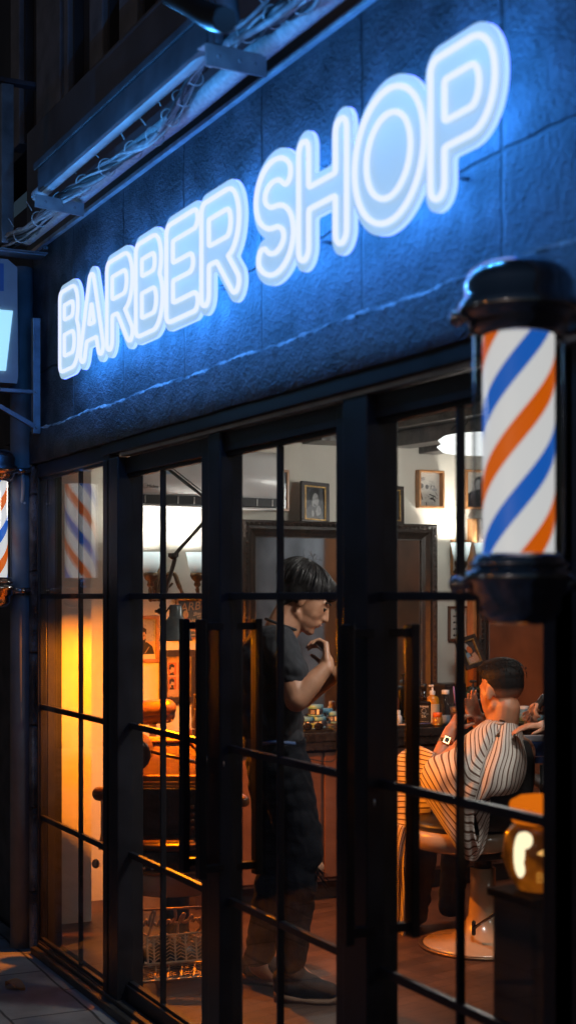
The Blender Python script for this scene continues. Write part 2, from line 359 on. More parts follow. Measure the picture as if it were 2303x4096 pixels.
# ------------------------------------------------------------ window and doors
SP = .483; HB = [1.55, 1.067, .584]
def leaf(kind, pa, g0, g1, pb, mun, ztop, zglt, zglb, y0=.02, y1=.064, yp=.042):
    xa, xb = FX(pa, y0), FX(pb, y0); xa_g, xb_g = FX(g0 - 2, y1), FX(g1 + 2, y0)
    b = MB()
    for (u, v) in ((xa, xa_g), (xb_g, xb)): b.box((u, y0, .005), (v, y1, ztop), .004)
    b.box((xa_g, y0 + .001, zglt), (xb_g, y1 - .001, ztop), .003); b.box((xa_g, y0 + .001, .006), (xb_g, y1 - .001, zglb), .003)
    # beads around the glass
    for (u, v) in ((xa_g, xa_g + .003), (xb_g - .003, xb_g)): b.box((u, y0 + .012, zglb), (v, y1 - .012, zglt))
    b.box((xa_g, y0 + .013, zglt - .012), (xb_g, y1 - .013, zglt)); b.box((xa_g, y0 + .013, zglb), (xb_g, y1 - .013, zglb + .012))
    L = b.build(kind, BLK, shop)
    xm = FX(mun, yp); b = MB(); b.box((xm - .0065, y0 + .012, zglb + .012), (xm + .0065, y1 - .012, zglt - .012), .002)
    for z in HB: b.box((xa_g + .003, y0 + .013, z - .011), (xm - .0065, y1 - .013, z + .011), .002); b.box((xm + .0065, y0 + .013, z - .011), (xb_g - .003, y1 - .013, z + .011), .002)
    b.build('muntin', BLK, L)
    b = MB(); b.box((xa_g + .001, yp, zglb), (xb_g - .001, yp + .006, zglt)); b.build('pane', PANE, L)
    return L
leaf('window', 150, 192, 425, 437, 316, 2.125, 2.066, .05, -.012, .03, .0)
dA = leaf('door', 500, 533, 803, 843, 653, 2.068, 2.006, .1)
dB = leaf('door', 893, 943, 1340, 1392, 1121, 2.068, 2.006, .1)
dC = leaf('door', 1494, 1550, 2213, 2290, 1840, 2.068, 2.006, .1)
b = MB()
xs = (FX(437, .015), FX(500, .015), FX(843, .015), FX(893, .015), FX(1392, .015), FX(1494, .015))
b.box((xs[0] + .002, -.012, .004), (xs[1] - .004, .09, 2.07), .004); b.box((xs[2] + .003, .004, .004), (xs[3] - .003, .086, 2.07), .006); b.box((xs[4] + .003, -.004, .004), (xs[5] - .003, .09, 2.07), .004)
b.box((xs[0] + .002, -.018, 2.085), (xr, .12, 2.128), .003); b.build('door_frame', BLK, shop)
b = MB(); b.box((xs[1], .0, 2.0715), (xr, .05, 2.0845)); b.build('door_track', mat('bright_aluminium_track', (.7, .7, .72), .3, .6), shop)
b = MB(); b.box((FX(150, -.02), -.05, .0), (xr, .014, .03), .004); b.box((FX(150, -.02), -.02, .03), (xr, .0145, .045), .003); b.build('sill', mat('worn_dark_sill', (.05, .045, .04), .5, var=.5, vscale=10), shop)
def handle(x, d, parent, y0):
    b = MB(); yb = y0 + d * .075; b.box((x - .019, yb - .012, .66), (x + .019, yb + .012, 1.478), .003)
    for z in (1.455, .69): b.box((x - .012, min(y0, yb), z - .012), (x + .012, max(y0, yb), z + .012), .002)
    b.build('handle', mat('satin_black_handle', (.02, .02, .023), .3, .3), parent)
for x_, d_ in ((-4.262, dA), (-4.125, dB), (-3.178, dC)):
    b = MB(); b.lathe([(.0005, .005), (.013, .004), (.015, 0)], 16, (x_, .0198, 1.02), (0, -1, 0)); b.build('lock', mat('steel_lock', (.4, .4, .4), .3, .9), d_)
handle(-4.262, -1, dA, .02); handle(-4.125, -1, dB, .02); handle(-4.125, 1, dB, .064); handle(-3.178, -1, dC, .02); handle(-3.178, 1, dC, .064)
# ------------------------------------------------------------ the sign
def arc(cx, cy, rx, ry, a0, a1, n=20): return [(cx + rx * math.cos(math.radians(a0 + (a1 - a0) * i / n)), cy + ry * math.sin(math.radians(a0 + (a1 - a0) * i / n))) for i in range(n + 1)]
def letter(ch, w, h):
    if ch == 'B':
        r1, r2 = h * .225, h * .275
        return [[(0, 0), (0, h)], [(0, h), (w * .93 - r1 * .8, h)] + arc(w * .93 - r1 * .8, h - r1, r1 * .8, r1, 90, -90, 14) + [(0, h - 2 * r1)], [(0, 2 * r2), (w - r2 * .8, 2 * r2)] + arc(w - r2 * .8, r2, r2 * .8, r2, 90, -90, 14) + [(0, 0)]]
    if ch == 'A': return [[(0, 0), (w / 2, h), (w, 0)], [(w * .17, h * .28), (w * .83, h * .28)]]
    if ch in 'RP':
        r1 = h * .27 if ch == 'R' else h * .29; k = .8
        L = [[(0, 0), (0, h)], [(0, h), (w - r1 * k, h)] + arc(w - r1 * k, h - r1, r1 * k, r1, 90, -90, 16) + [(0, h - 2 * r1)]]
        if ch == 'R': L.append([(w * .45, h - 2 * r1), (w, 0)])
        return L
    if ch == 'E': return [[(w, h), (0, h), (0, 0), (w, 0)], [(0, h * .5), (w * .82, h * .5)]]
    if ch == 'H': return [[(0, 0), (0, h)], [(w, 0), (w, h)], [(0, h * .5), (w, h * .5)]]
    if ch == 'O': return [arc(w / 2, h / 2, w / 2, h / 2, 0, 360, 48)]
    if ch == 'S':
        r1 = h * .25
        return [arc(w / 2, h - r1, w / 2, r1, 35, 270, 22)[:-1] + arc(w / 2, r1, w / 2, r1, 90, -145, 22)]
YS = -.085; RS = .029; Hh = .316 - 2 * RS; Z0 = 2.44 + RS
def word(spec):
    L = []
    for ch, a, c in spec:
        xa, xb = FX(a, YS) + RS, FX(c, YS) - RS
        L.append([[(xa + p[0], Z0 + p[1]) for p in pl] for pl in letter(ch, xb - xa, Hh)])
    return L
def sdf(polys, GX, GZ):
    D = np.full(GX.shape, 9.)
    for pl in polys:
        for (ax, az), (bx, bz) in zip(pl[:-1], pl[1:]):
            dx, dz = bx - ax, bz - az; q = dx * dx + dz * dz
            if q < 1e-12: continue
            t = np.clip(((GX - ax) * dx + (GZ - az) * dz) / q, 0, 1); D = np.minimum(D, np.hypot(GX - ax - t * dx, GZ - az - t * dz))
    return D
def contours(D, xs, zs, iso):
    V = D - iso; nz, nx = V.shape; seg = {}
    def pt(e):
        k, i, j = e
        if k == 0: t = V[i, j] / (V[i, j] - V[i, j + 1]); return (xs[j] + t * (xs[j + 1] - xs[j]), zs[i])
        t = V[i, j] / (V[i, j] - V[i + 1, j]); return (xs[j], zs[i] + t * (zs[i + 1] - zs[i]))
    ins = V < 0; amb = (ins[:-1, :-1].astype(int) + ins[1:, :-1] + ins[:-1, 1:] + ins[1:, 1:])
    for i, j in zip(*np.nonzero((amb > 0) & (amb < 4))):
        e = []
        if ins[i, j] != ins[i, j + 1]: e.append((0, i, j))
        if ins[i, j + 1] != ins[i + 1, j + 1]: e.append((1, i, j + 1))
        if ins[i + 1, j] != ins[i + 1, j + 1]: e.append((0, i + 1, j))
        if ins[i, j] != ins[i + 1, j]: e.append((1, i, j))
        for k in range(0, len(e) - 1, 2): seg.setdefault(e[k], []).append(e[k + 1]); seg.setdefault(e[k + 1], []).append(e[k])
    out = []; seen = set()
    for st in list(seg):
        if st in seen: continue
        loop = [st]; seen.add(st); cur = st
        while True:
            nx_ = [e for e in seg[cur] if e not in seen]
            if not nx_: break
            cur = nx_[0]; seen.add(cur); loop.append(cur)
        if len(loop) > 12: out.append([pt(e) for e in loop])
    return out
def area(p): return abs(sum(p[i - 1][0] * p[i][1] - p[i][0] * p[i - 1][1] for i in range(len(p)))) / 2
def smooth_loop(p, it=3):
    for _ in range(it): p = [((p[i - 1][0] + 2 * p[i][0] + p[(i + 1) % len(p)][0]) / 4, (p[i - 1][1] + 2 * p[i][1] + p[(i + 1) % len(p)][1]) / 4) for i in range(len(p))]
    return p
SIGNF = mat('pale_blue_lit_acrylic', (.4, .5, .56), .35, var=0, emit=(.36, .53, .66), estr=.82)
SIGNB = emis('blue_halo_led', (.04, .28, 1.0), 12.0)
EDGE = emis('lit_acrylic_edge', (.50, .80, 4.5), 1.0)
TUBE = emis('white_neon_tube', (.82, .90, 1.3), 1.0)
sign = thing('neon_sign', (-4, YS, 2.45), 'glowing white and pale blue BARBER SHOP sign mounted across the dark plaster', 'sign')
for spec in ([('B', 245, 322), ('A', 327, 419), ('R', 433, 536), ('B', 549, 657), ('E', 671, 797), ('R', 811, 962)], [('S', 1030, 1180), ('H', 1200, 1392), ('O', 1424, 1701), ('P', 1727, 1985)]):
    Ls = word(spec); allp = [pl for l in Ls for pl in l]
    xa = min(p[0] for pl in allp for p in pl) - .12; xb = max(p[0] for pl in allp for p in pl) + .12
    xs_ = np.arange(xa, xb, .005); zs_ = np.arange(Z0 - .12, Z0 + Hh + .12, .005); GX, GZ = np.meshgrid(xs_, zs_)
    ct = [c for c in contours(sdf(allp, GX, GZ), xs_, zs_, RS + .028)]; ct.sort(key=area, reverse=True)
    b = MB()
    for c in ct[:1] + [c for c in ct[1:] if area(c) > .05]:
        c = smooth_loop(c, 2); n = len(c)
        Fv = [b.bm.verts.new((p[0], YS, p[1])) for p in c]; Bv = [b.bm.verts.new((p[0], YS + .013, p[1])) for p in c]
        tri = geometry.tessellate_polygon([[Vector((p[0], p[1], 0)) for p in c]])
        for t in tri:
            try:
                f = b.bm.faces.new([Fv[i] for i in t]); f.material_index = 0; f = b.bm.faces.new([Bv[i] for i in t]); f.material_index = 1
            except ValueError: pass
        for i in range(n): f = b.bm.faces.new((Fv[i], Fv[(i + 1) % n], Bv[(i + 1) % n], Bv[i])); f.material_index = 2
    bo = b.build('backing_board', [SIGNF, SIGNB, EDGE], sign)
    for k, l in enumerate(Ls):
        x0_ = min(p[0] for pl in l for p in pl) - .05; x1_ = max(p[0] for pl in l for p in pl) + .05
        xl_ = np.arange(x0_, x1_, .004); zl_ = np.arange(Z0 - .05, Z0 + Hh + .05, .004); GX, GZ = np.meshgrid(xl_, zl_)
        b = MB()
        for c in contours(sdf(l, GX, GZ), xl_, zl_, RS):
            c = smooth_loop(c, 4); b.tube([(p[0], YS - .005, p[1]) for p in c], .0072, 6, closed=True)
        b.build('neon_letter', TUBE, sign)
for px in (262, 447, 563, 686, 826, 1212, 1745):
    for z in (2.5, 2.7): b = MB(); b.tube([(FX(px, YS), YS + .0225, z), (FX(px, YS), .0, z)], .006, 6); b.build('standoff', GRY, sign)
# ------------------------------------------------------------ pipes, cables above the sign
def onY(px, py, Y): return Q(px, py, zy(Y, px))
# long box gutter
p0, p1 = onY(151, 690, -.28), onY(775, 128, -.28)
g = thing('box_gutter', p0, 'long dark box gutter sloping beside the upper cladding, ending in a squared corner', 'gutter')
zt = (p0.z + p1.z) / 2 + .02; p2 = onY(822, 205, -.28)
b = MB(); b.box((p0.x, -.28, zt - .09), (p2.x, -.25, zt + .0), .006); b.box((p0.x - .02, -.29, zt - .005), (p2.x + .01, -.281, zt + .02), .003); b.build('channel', mat('gutter_metal', (.09, .095, .11), .5, .3, var=.3), g)
b = MB(); b.box((p2.x + .002, -.275, zt - .1), (p2.x + .05, -.245, zt + .16), .012); b.build('end_box', mat('gutter_end_metal', (.10, .105, .125), .5, .3, var=.3), g)
a, c = onY(168, 750, -.25), onY(798, 218, -.25)
zc = (a.z + c.z) / 2 - .01
b = MB(); b.tube(catmull([(a.x - .06, -.25, zc), (a.x, -.25, zc), (a.x + .3, -.25, zc), (c.x - .2, -.25, zc), (c.x, -.25, zc), (c.x + .05, -.25, zc + .04), (c.x + .07, -.25, zc + .25)], 6), .024, 12)
tag(b.build('conduit_pipe', mat('blue_grey_conduit', (.42, .44, .47), .42, var=.2)), 'smooth round conduit pipe under the box gutter, bent at both ends', 'pipe')
# pale insulated pipe with cable bundle
PY = -.13
pp = [onY(x, y, PY) for x, y in ((90, 965), (345, 762), (560, 585), (720, 470), (960, 250), (1130, 112), (1290, -15), (1500, -190))]
zav = sum(p.z for p in pp[1:]) / (len(pp) - 1)
b = MB(); pts = []
for i, p in enumerate(pp): pts.append(Vector((p.x, PY + .01, zav + (p.z - zav) * .35)))
b.tube(catmull(pts, 8), .031, 14); tag(b.build('insulated_pipe', mat('bright_speckled_pipe', (.8, .81, .82), .4, var=.2, vscale=60, bump=.15, bscale=60)), 'pale speckled insulated pipe running behind the tied cable bundle', 'pipe')
axis = catmull([onY(x, y, -.19) for x, y in ((20, 975), (110, 925), (190, 845), (300, 760), (400, 690), (520, 610), (620, 545), (690, 460), (740, 370), (800, 270), (880, 190), (960, 140), (1080, 75), (1200, 10), (1330, -90))], 8)
bun = thing('cable_bundle', axis[0], 'sagging bundle of grey wires tied with white cable ties along the pipe', 'cables')
R0 = random.Random(11)
def strand(r, off, mtl, amp, i0=0, i1=None):
    ph = R0.uniform(0, 6.3); ph2 = R0.uniform(0, 6.3); fr = R0.uniform(.04, .12); out = []
    A = axis[i0:i1]
    for i, p in enumerate(A):
        wv = 1 + .45 * math.sin(i * .13 + ph2) ** 2
        out.append(p + Vector((0, math.cos(i * fr * 2 + ph), math.sin(i * fr * 2.3 + ph))) * off * wv + Vector((R0.uniform(-.003, .003), 0, R0.uniform(-.003, .003))))
    b = MB(); b.tube(catmull(out[::3] + [out[-1]], 4), r, 6); return b.build('cable', mtl, bun)
for k in range(30):
    i0 = R0.choice([0, 0, 0, 4, 9]); strand(R0.uniform(.0035, .0068), R0.uniform(.004, .023), CABLK if k % 3 == 0 else CABLE if k % 3 == 1 else mat('pale_cable_sheath', (.5, .51, .53), .45, var=.3, vscale=30), .01, i0)
for i in range(6, len(axis) - 6, 7):
    p = axis[i]; t = (axis[i + 1] - axis[i - 1]).normalized(); u = t.orthogonal().normalized(); w = t.cross(u)
    b = MB(); b.tube([p + (u * math.cos(a) + w * math.sin(a)) * .030 for a in np.linspace(0, 2 * PI, 20)[:-1]], .0022, 5, closed=True)
    e = p + Vector((-.0, -.03, .03)); b.tube([e, e + Vector((R0.uniform(-.03, .0), -.02, .035))], .0018, 5); b.build('cable_tie', TIE, bun)
b = MB(); b.tube(catmull([onY(x, y, -.1) for x, y in ((95, 940), (200, 800), (330, 775), (470, 690), (600, 590), (760, 440), (930, 290))], 8), .0045, 6); tag(b.build('loose_wire', CABLE), 'single loose wire drooping below the pale pipe', 'wire')
def bracket(px0, py0, px1, py1, label, h=.048):
    Z0_ = zy(-.31, px0); p, q = Q(px0, py0, Z0_), Q(px1, py1, zy(-.12, px1))
    d = (q - p).normalized(); up = Vector((0, 0, 1)); b = MB(frame_m(p, d, up)); L = (q - p).length
    b.box((0, -h, -.003), (L, 0, .003)); b.box((0, -.004, -.045), (L, 0.0, -.0031))
    br = b.build('plate', GALV, None)
    r = thing('pipe_bracket', p, label, 'bracket', 'galvanised brackets holding the pipe'); br.parent = r; br.location = WL[br.name] - p
    for s in (.2, .55, .8): b = MB(frame_m(p, d, up)); b.tube([(L * s, -h * .5, -.012), (L * s, -h * .5, .008)], .006, 6); b.build('bolt', GRY, r)
bracket(143, 775, 337, 815, 'galvanised angle bracket under the cables at the lower left end of the pipe')
bracket(822, 172, 1062, 222, 'galvanised angle bracket under the cables near the end of the box gutter', .06)
# black arm above
b = MB(); b.tube(catmull([onY(x, y, -.5) for x, y in ((690, -20), (760, 15), (830, 60), (900, 80))], 6), .03, 8); tag(b.build('dark_hose', CABLK), 'thick dark hose sagging above the squared gutter end', 'hose')
b = MB(); b.tube([onY(905, -40, -.25), onY(915, 70, -.25), onY(905, 120, -.2)], .03, 12); tag(b.build('drain_pipe', mat('grey_drain', (.14, .15, .18), .5)), 'short grey drain pipe hanging above the tied cables', 'pipe')
for (x0, y0, x1, y1, k) in ((880, 150, 1100, -30, 'first'), (930, 170, 1260, -60, 'second')):
    b = MB(); b.tube(catmull([onY(x0, y0, -.2), onY((x0 + x1) / 2, (y0 + y1) / 2 + 20, -.25), onY(x1, y1, -.2)], 8), .006 if k == 'first' else .009, 6)
    tag(b.build('loose_wire', CABLE), {'first': 'thin wire rising steeply above the upper pipe bracket', 'second': 'thicker wire rising behind the cable bundle at the top edge'}[k], 'wire')
# ------------------------------------------------------------ left side steelwork and outdoor unit (brackets stick out from the wall)
def atX(px, py, X):      # photo pixel on the plane X = const
    Z = -X / (C_ - S_ * (px - CX) / FPX); return Q(px, py, Z)
XR = FX(190, -.03)
def ybox(px0, px1, y0, y1, X, th=.035):
    a_, b_ = atX(px0, y0, X), atX(px1, y1, X); return (X - th, a_.y, a_.z), (X, b_.y, b_.z)
rk = thing('steel_rack', atX(90, 990, XR), 'grey steel angle rack fixed to the wall above the outdoor unit', 'rack')
p_, q_ = ybox(-140, 194, 976, 1012, XR); b = MB(); b.box(p_, (q_[0], q_[1], q_[2]), .003); b.box((XR - .12, p_[1], p_[2] - .004), (XR - .036, q_[1], p_[2])); b.build('rail', GALV, rk)
p_, q_ = ybox(8, 57, 330, 974, XR + .004, .03); b = MB(); b.box(p_, q_, .003); b.build('post', GALV, rk)
p_, q_ = ybox(-140, 205, 300, 338, XR - .3, .05); b = MB(); b.box(p_, q_, .003); b.build('rail', mat('dark_rail', (.1, .1, .12), .5, .3), rk)
for px in (184, 176): e_ = atX(px, 993, XR); b = MB(); b.tube([e_ + Vector((-.0, 0, 0)), e_ + Vector((.012, 0, 0))], .007, 8); b.build('bolt', GRY, rk)
XG = XR - .25; lv = thing('louvre_grille', atX(-20, 960, XG), 'white slatted louvre grille behind the rack post', 'grille')
for k in range(7):
    y = 955 - k * 38; a_, c_ = atX(-90, y, XG), atX(30, y, XG); b = MB(); b.prism([(0, 0), (.03, .028), (.03, .031), (0, .003)], a_.y, c_.y)
    for v in b.bm.verts: v.co = Vector((XG + v.co.x, v.co.z, a_.z + v.co.y))
    b.build('slat', WHITEP, lv)
XU = XR - .12; zt_, zb_ = atX(40, 1038, XU).z, atX(40, 1532, XU).z; yr_ = atX(74, 0, XU).y; yp_ = atX(50, 0, XU).y; yl_ = yr_ - .62
un = thing('outdoor_unit', (XU - .2, yr_ - .3, zb_), 'pale box-shaped outdoor unit with a bright ribbed front, cut by the left edge', 'outdoor unit')
UM = mat('pale_unit_paint', (.42, .45, .5), .4, var=.12)
b = MB(); b.prism([(yl_, zb_), (yr_ - .005, zb_), (yr_, zb_ + .03), (yr_ - .004, zt_ - .03), (yr_ - .045, zt_), (yl_, zt_)], XU - .28, XU)
for v in b.bm.verts: v.co = Vector((v.co.z, v.co.x, v.co.y))
b.build('casing', UM, un)
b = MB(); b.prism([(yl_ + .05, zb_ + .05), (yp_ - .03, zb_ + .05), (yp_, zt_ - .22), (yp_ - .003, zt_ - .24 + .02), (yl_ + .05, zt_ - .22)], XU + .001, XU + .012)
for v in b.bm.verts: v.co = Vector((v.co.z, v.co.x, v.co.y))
b.build('front_panel', mat('self_lit_unit_panel', (.6, .7, .75), .22, var=.25, vscale=5, emit=(.35, .72, .95), estr=1.0), un)  # panel given its own emission in place of light falling on it
for k in range(3):
    z = atX(20, 1235 + 38 * k, XU).z; b = MB(); b.tube([(XU + .003, yl_ + .06, z), (XU + .003, yp_ - .05, z)], .007, 8); b.build('rib', WHITEP, un)
a_, c_ = atX(-30, 1050, XU), atX(16, 1165, XU); b = MB(); b.box((XU + .0005, a_.y, a_.z), (XU + .003, c_.y, c_.z)); b.build('badge', mat('blue_badge', (.10, .2, .5), .4), un)
Pm = mat('blue_grey_steel', (.26, .29, .34), .45, .4, var=.3, vscale=18); XB = XR - .1
bs = thing('unit_bracket', atX(100, 1560, XB), 'blue grey steel wall bracket carrying the outdoor unit', 'bracket')
p_, q_ = ybox(-150, 133, 1540, 1575, XB, .04); b = MB(); b.box(p_, q_, .003); b.build('arm', Pm, bs)
p_, q_ = ybox(134, 164, 1270, 1735, XB + .005, .03); b = MB(); b.box(p_, q_, .003); b.build('upright', Pm, bs)
b = MB(); b.tube([atX(-60, 1592, XB), atX(138, 1706, XB)], .013, 4, smooth=False); b.build('brace', Pm, bs)
for y in (1567, 1708): e_ = atX(148, y, XB + .005); b = MB(); b.tube([e_, e_ + Vector((.008, 0, 0))], .007, 8); b.build('bolt', GALV, bs)
# ------------------------------------------------------------ barber poles
def stripes():
    m = bpy.data.materials.new('lit_barber_stripes'); m.use_nodes = True; n, l = nodes(m); bs_ = n['Principled BSDF']
    tc = n.new('ShaderNodeTexCoord'); sx = n.new('ShaderNodeSeparateXYZ'); l.new(tc.outputs['Object'], sx.inputs[0])
    at = n.new('ShaderNodeMath'); at.operation = 'ARCTAN2'; l.new(sx.outputs['Y'], at.inputs[0]); l.new(sx.outputs['X'], at.inputs[1])
    def M(op, a, b_=None):
        x = n.new('ShaderNodeMath'); x.operation = op
        for i, v in enumerate((a, b_)):
            if v is None: continue
            if isinstance(v, (int, float)): x.inputs[i].default_value = v
            else: l.new(v, x.inputs[i])
        return x.outputs[0]
    u = M('DIVIDE', at.outputs[0], PI); v = M('DIVIDE', sx.outputs['Z'], .262)
    f = M('FRACT', M('ADD', M('SUBTRACT', u, v), 10.0 + PHASE))
    r = n.new('ShaderNodeValToRGB'); r.color_ramp.interpolation = 'CONSTANT'; e = r.color_ramp.elements
    cols = [(0, (.94, .93, .9)), (.27, (.9, .15, .004)), (.49, (.94, .93, .9)), (.77, (.015, .15, .66)), (.99, (.94, .93, .9))]
    e[0].position = 0; e[0].color = (*cols[0][1], 1); e[1].position = cols[1][0]; e[1].color = (*cols[1][1], 1)
    for p, c in cols[2:]: k = e.new(p); k.color = (*c, 1)
    l.new(f, r.inputs[0]); l.new(r.outputs[0], bs_.inputs['Base Color']); l.new(r.outputs[0], bs_.inputs['Emission Color']); bs_.inputs['Emission Strength'].default_value = .66; bs_.inputs['Roughness'].default_value = .4
    return m
PHASE = .5
PCX = (1895 + 2268) / 2
YP = -.2
pc = Q(2072, HY, zy(YP, 2072)); Zp = zy(YP, 2072)
zz = lambda y: CAMZ + (HY - y) * Zp / FPX
bp_ = thing('barber_pole', (pc.x, pc.y, zz(2500)), 'large blurred barber pole with lit orange, blue and white stripes at the right front', 'barber pole', 'barber poles on brackets')
o = Vector((pc.x, pc.y, 0)); zc0, zc1 = zz(2215), zz(1345)
def L_(prof, name, m, n=40):
    b = MB(); b.lathe([(r * 1.03, h) for r, h in prof], n, o); return b.build(name, m, bp_, Vector((pc.x, pc.y, prof[0][1])))
BCAP = mat('black_chrome_cap', (.55, .55, .57), .11, 1., var=.1)
L_([(.001, zz(1040)), (.035, zz(1042)), (.068, zz(1058)), (.092, zz(1090)), (.102, zz(1140)), (.102, zz(1200)), (.112, zz(1222)), (.112, zz(1262)), (.098, zz(1275)), (.094, zz(1300)), (.088, zz(1345)), (.001, zz(1346))][::-1], 'top_cap', BCAP)
L_([(.001, zz(2500)), (.04, zz(2498)), (.065, zz(2480)), (.078, zz(2440)), (.078, zz(2385)), (.09, zz(2370)), (.09, zz(2335)), (.1, zz(2325)), (.1, zz(2290)), (.088, zz(2282)), (.086, zz(2240)), (.08, zz(2215)), (.001, zz(2214))], 'base_cap', BCAP)
L_([(.0915, zz(2330)), (.0975, zz(2312)), (.1005, zz(2308))], 'trim_ring', BRT); L_([(.1125, zz(1255)), (.115, zz(1245)), (.1125, zz(1235))], 'trim_ring', BRT); L_([(.091, zz(2262)), (.094, zz(2256)), (.091, zz(2250))], 'trim_ring', BRT)
L_([(.0665, zc0 - .01), (.0665, zc1 + .012)], 'striped_cylinder', stripes(), 56)
L_([(.086, zc0), (.086, zc1)], 'glass_tube', pane_mat('pole_glass', (.93, .95, .97), 2.4, .02), 48)
for (za, zb) in ((1240, 1240), (2335, 2335)):
    z = zz(za); b = MB(); b.tube([(pc.x, pc.y + .085, z), (pc.x, -.006 - .016, z)], .014, 10); b.lathe([(.03, 0), (.034, .008), (.02, .016)], 18, (pc.x, -.001, z), (0, -1, 0)); b.build('bracket', BCAP, bp_); b = MB(); b.tube([(pc.x - .085, pc.y - .06, z), (pc.x - .118, pc.y - .06, z)], .012, 10); b.sph((pc.x - .12, pc.y - .06, z), .017)
    b.build('knob', BRT, bp_)
# second, far-left pole: copy shifted along the facade
Zl = zy(YP, -32); pl = Q(-32, HY, Zl)
dup(bp_, (pl.x - pc.x, 0, 0), None, 'lit barber pole cut by the left edge, beside the rough stone pier')
# pier wiring
b = MB(); pr = [(100, 1800), (118, 1850), (150 - 2, 1900), (148, 1990), (120, 2060), (105, 2180), (110, 2250)]
b.tube(catmull([onY(x * .5 + 18, y, -.06) for x, y in pr], 6), .008, 7); tag(b.build('flexible_conduit', mat('pale_flexible_conduit', (.45, .45, .46), .5)), 'pale flexible conduit looping behind the left barber pole', 'conduit')
b = MB(); b.tube(catmull([onY(x, y, -.055) for x, y in ((40, 1780), (36, 1900), (44, 2040), (38, 2240), (52, 2290), (60, 2380), (80, 2392), (100, 2370), (102, 2350))], 6), .0045, 6); tag(b.build('thin_cable', CABLK), 'thin black cable hanging on the stone pier behind the pole', 'cable')
b = MB(); b.tube([onY(40, 2018, -.06), onY(100, 2012, -.05)], .006, 6); tag(b.build('tie_bar', WHITEP), 'short white bar across the stone pier beside the left pole', 'bar')
b = MB(); x = onY(25, 0, -.12).x; b.tube([(x, -.05, 0), (x, -.05, 3.0)], .05, 18); tag(b.build('drain_pipe', mat('blue_grey_drain', (.18, .2, .24), .45, var=.2)), 'wide vertical drain pipe beneath the left barber pole', 'pipe')
b = MB(); x = onY(106, 0, -.03).x; b.tube([(x, -.018, 1.5), (x, -.018, 2.1)], .011, 8); tag(b.build('conduit_pipe', GRY), 'narrow grey conduit in the groove of the stone pier', 'pipe')
# leaf
p = Q(62, 3955, FPX * 1.55 / (3955 - HY)); b = MB(Matrix.Translation((p.x, p.y, .004)) @ Matrix.Rotation(.6, 4, 'Z'))
rows = []
for i in range(9):
    t = i / 8; w = .03 * math.sin(PI * t) ** .8 + .001; rows.append([((t - .5) * .1, s * w, .018 * abs(s) + .012 * math.sin(t * 5)) for s in (-1, -.5, 0, .5, 1)])
b.grid(rows); tag(b.build('fallen_leaf', mat('dry_leaf', (.5, .22, .08), .6)), 'small dry curled leaf lying on the paving', 'leaf')
# ------------------------------------------------------------ added lantern in place of an orange reflection, right-hand door
Zn = 3.3; lp = Q(2160, 3700, Zn)
st = thing('added_pedestal', (lp.x, lp.y, FL), 'tall dark pedestal just inside the right hand door', 'pedestal')  # pedestal added to carry the lantern and fill the dark area
top = Q(2170, 3560, Zn).z
b = MB(); b.box((lp.x - .08, lp.y - .08, FL), (lp.x + .08, lp.y + .08, top - .02), .01); b.build('body', mat('pedestal_black', (.018, .017, .017), .35, var=.4), st)
b = MB(); b.box((lp.x - .09, lp.y - .09, top - .02), (lp.x + .09, lp.y + .09, top), .006); b.build('top', mat('pedestal_top', (.005, .005, .005), .8, spec=.1), st)
ln = thing('reflection_lantern', (lp.x, lp.y, top), 'glowing orange glass lantern with raised lettering on the dark pedestal', 'lantern')
zt2 = Q(2170, 3185, Zn).z; H2 = zt2 - top
AMB = mat('amber_glass', (.14, .04, .005), .2, var=.5, vscale=18, emit=(1., .24, .01), estr=.75)
n_, l_ = nodes(AMB); bs_ = n_['Principled BSDF']; nz = n_.new('ShaderNodeTexNoise'); nz.inputs['Scale'].default_value = 14; mr = n_.new('ShaderNodeMapRange'); mr.inputs[1].default_value = .45; mr.inputs[2].default_value = .65; mr.inputs[3].default_value = .04; mr.inputs[4].default_value = .22
tc_ = n_.new('ShaderNodeTexCoord'); l_.new(tc_.outputs['Object'], nz.inputs[0]); l_.new(nz.outputs[0], mr.inputs[0]); l_.new(mr.outputs[0], bs_.inputs['Emission Strength'])
b = MB(); b.lathe([(.001, top + .001), (.055, top + .004), (.07, top + .03), (.088, top + H2 * .35), (.082, top + H2 * .6), (.066, top + H2 * .68), (.06, top + H2 * .7)], 32, (lp.x, lp.y, 0)); b.build('glass_body', AMB, ln)
b = MB(); b.lathe([(.061, top + H2 * .72), (.072, top + H2 * .75), (.078, top + H2 * .93), (.05, top + H2), (.001, top + H2)], 7, (lp.x, lp.y, 0), smooth=False); b.build('lid', emis('orange_lit_lid', (1., .2, .006), .8), ln)
b = MB(); nr_ = (CAM - lp); nr_.z = 0; nr_.normalize(); xs_r = Vector((0, 0, 1)).cross(nr_); c0_ = Vector((lp.x, lp.y, top + H2 * .42)) + nr_ * .078; b.sph(c0_ - xs_r * .045 - nr_ * .012, (.016, .016, .052)); b.sph(c0_ - xs_r * .036 + Vector((0, 0, .035)) - nr_ * .004, (.02, .02, .02)); b.build('white_reflection', emis('warm_white_reflection', (1, .8, .5), 1.5), ln)  # glowing shapes copy the white parts of the reflection
b = MB(frame_m(c0_ + xs_r * .022 + Vector((0, 0, .012)), xs_r, (0, 0, 1))); b.prism([(-.03, -.004), (.04, -.03), (.045, .03), (-.005, .014)], -.01, .012); b.build('glow_panel', emis('cream_orange_glow', (1, .5, .14), 1.2), ln)
nrm = (CAM - lp); nrm.z = 0; nrm.normalize(); xr2 = Vector((0, 0, 1)).cross(nrm)
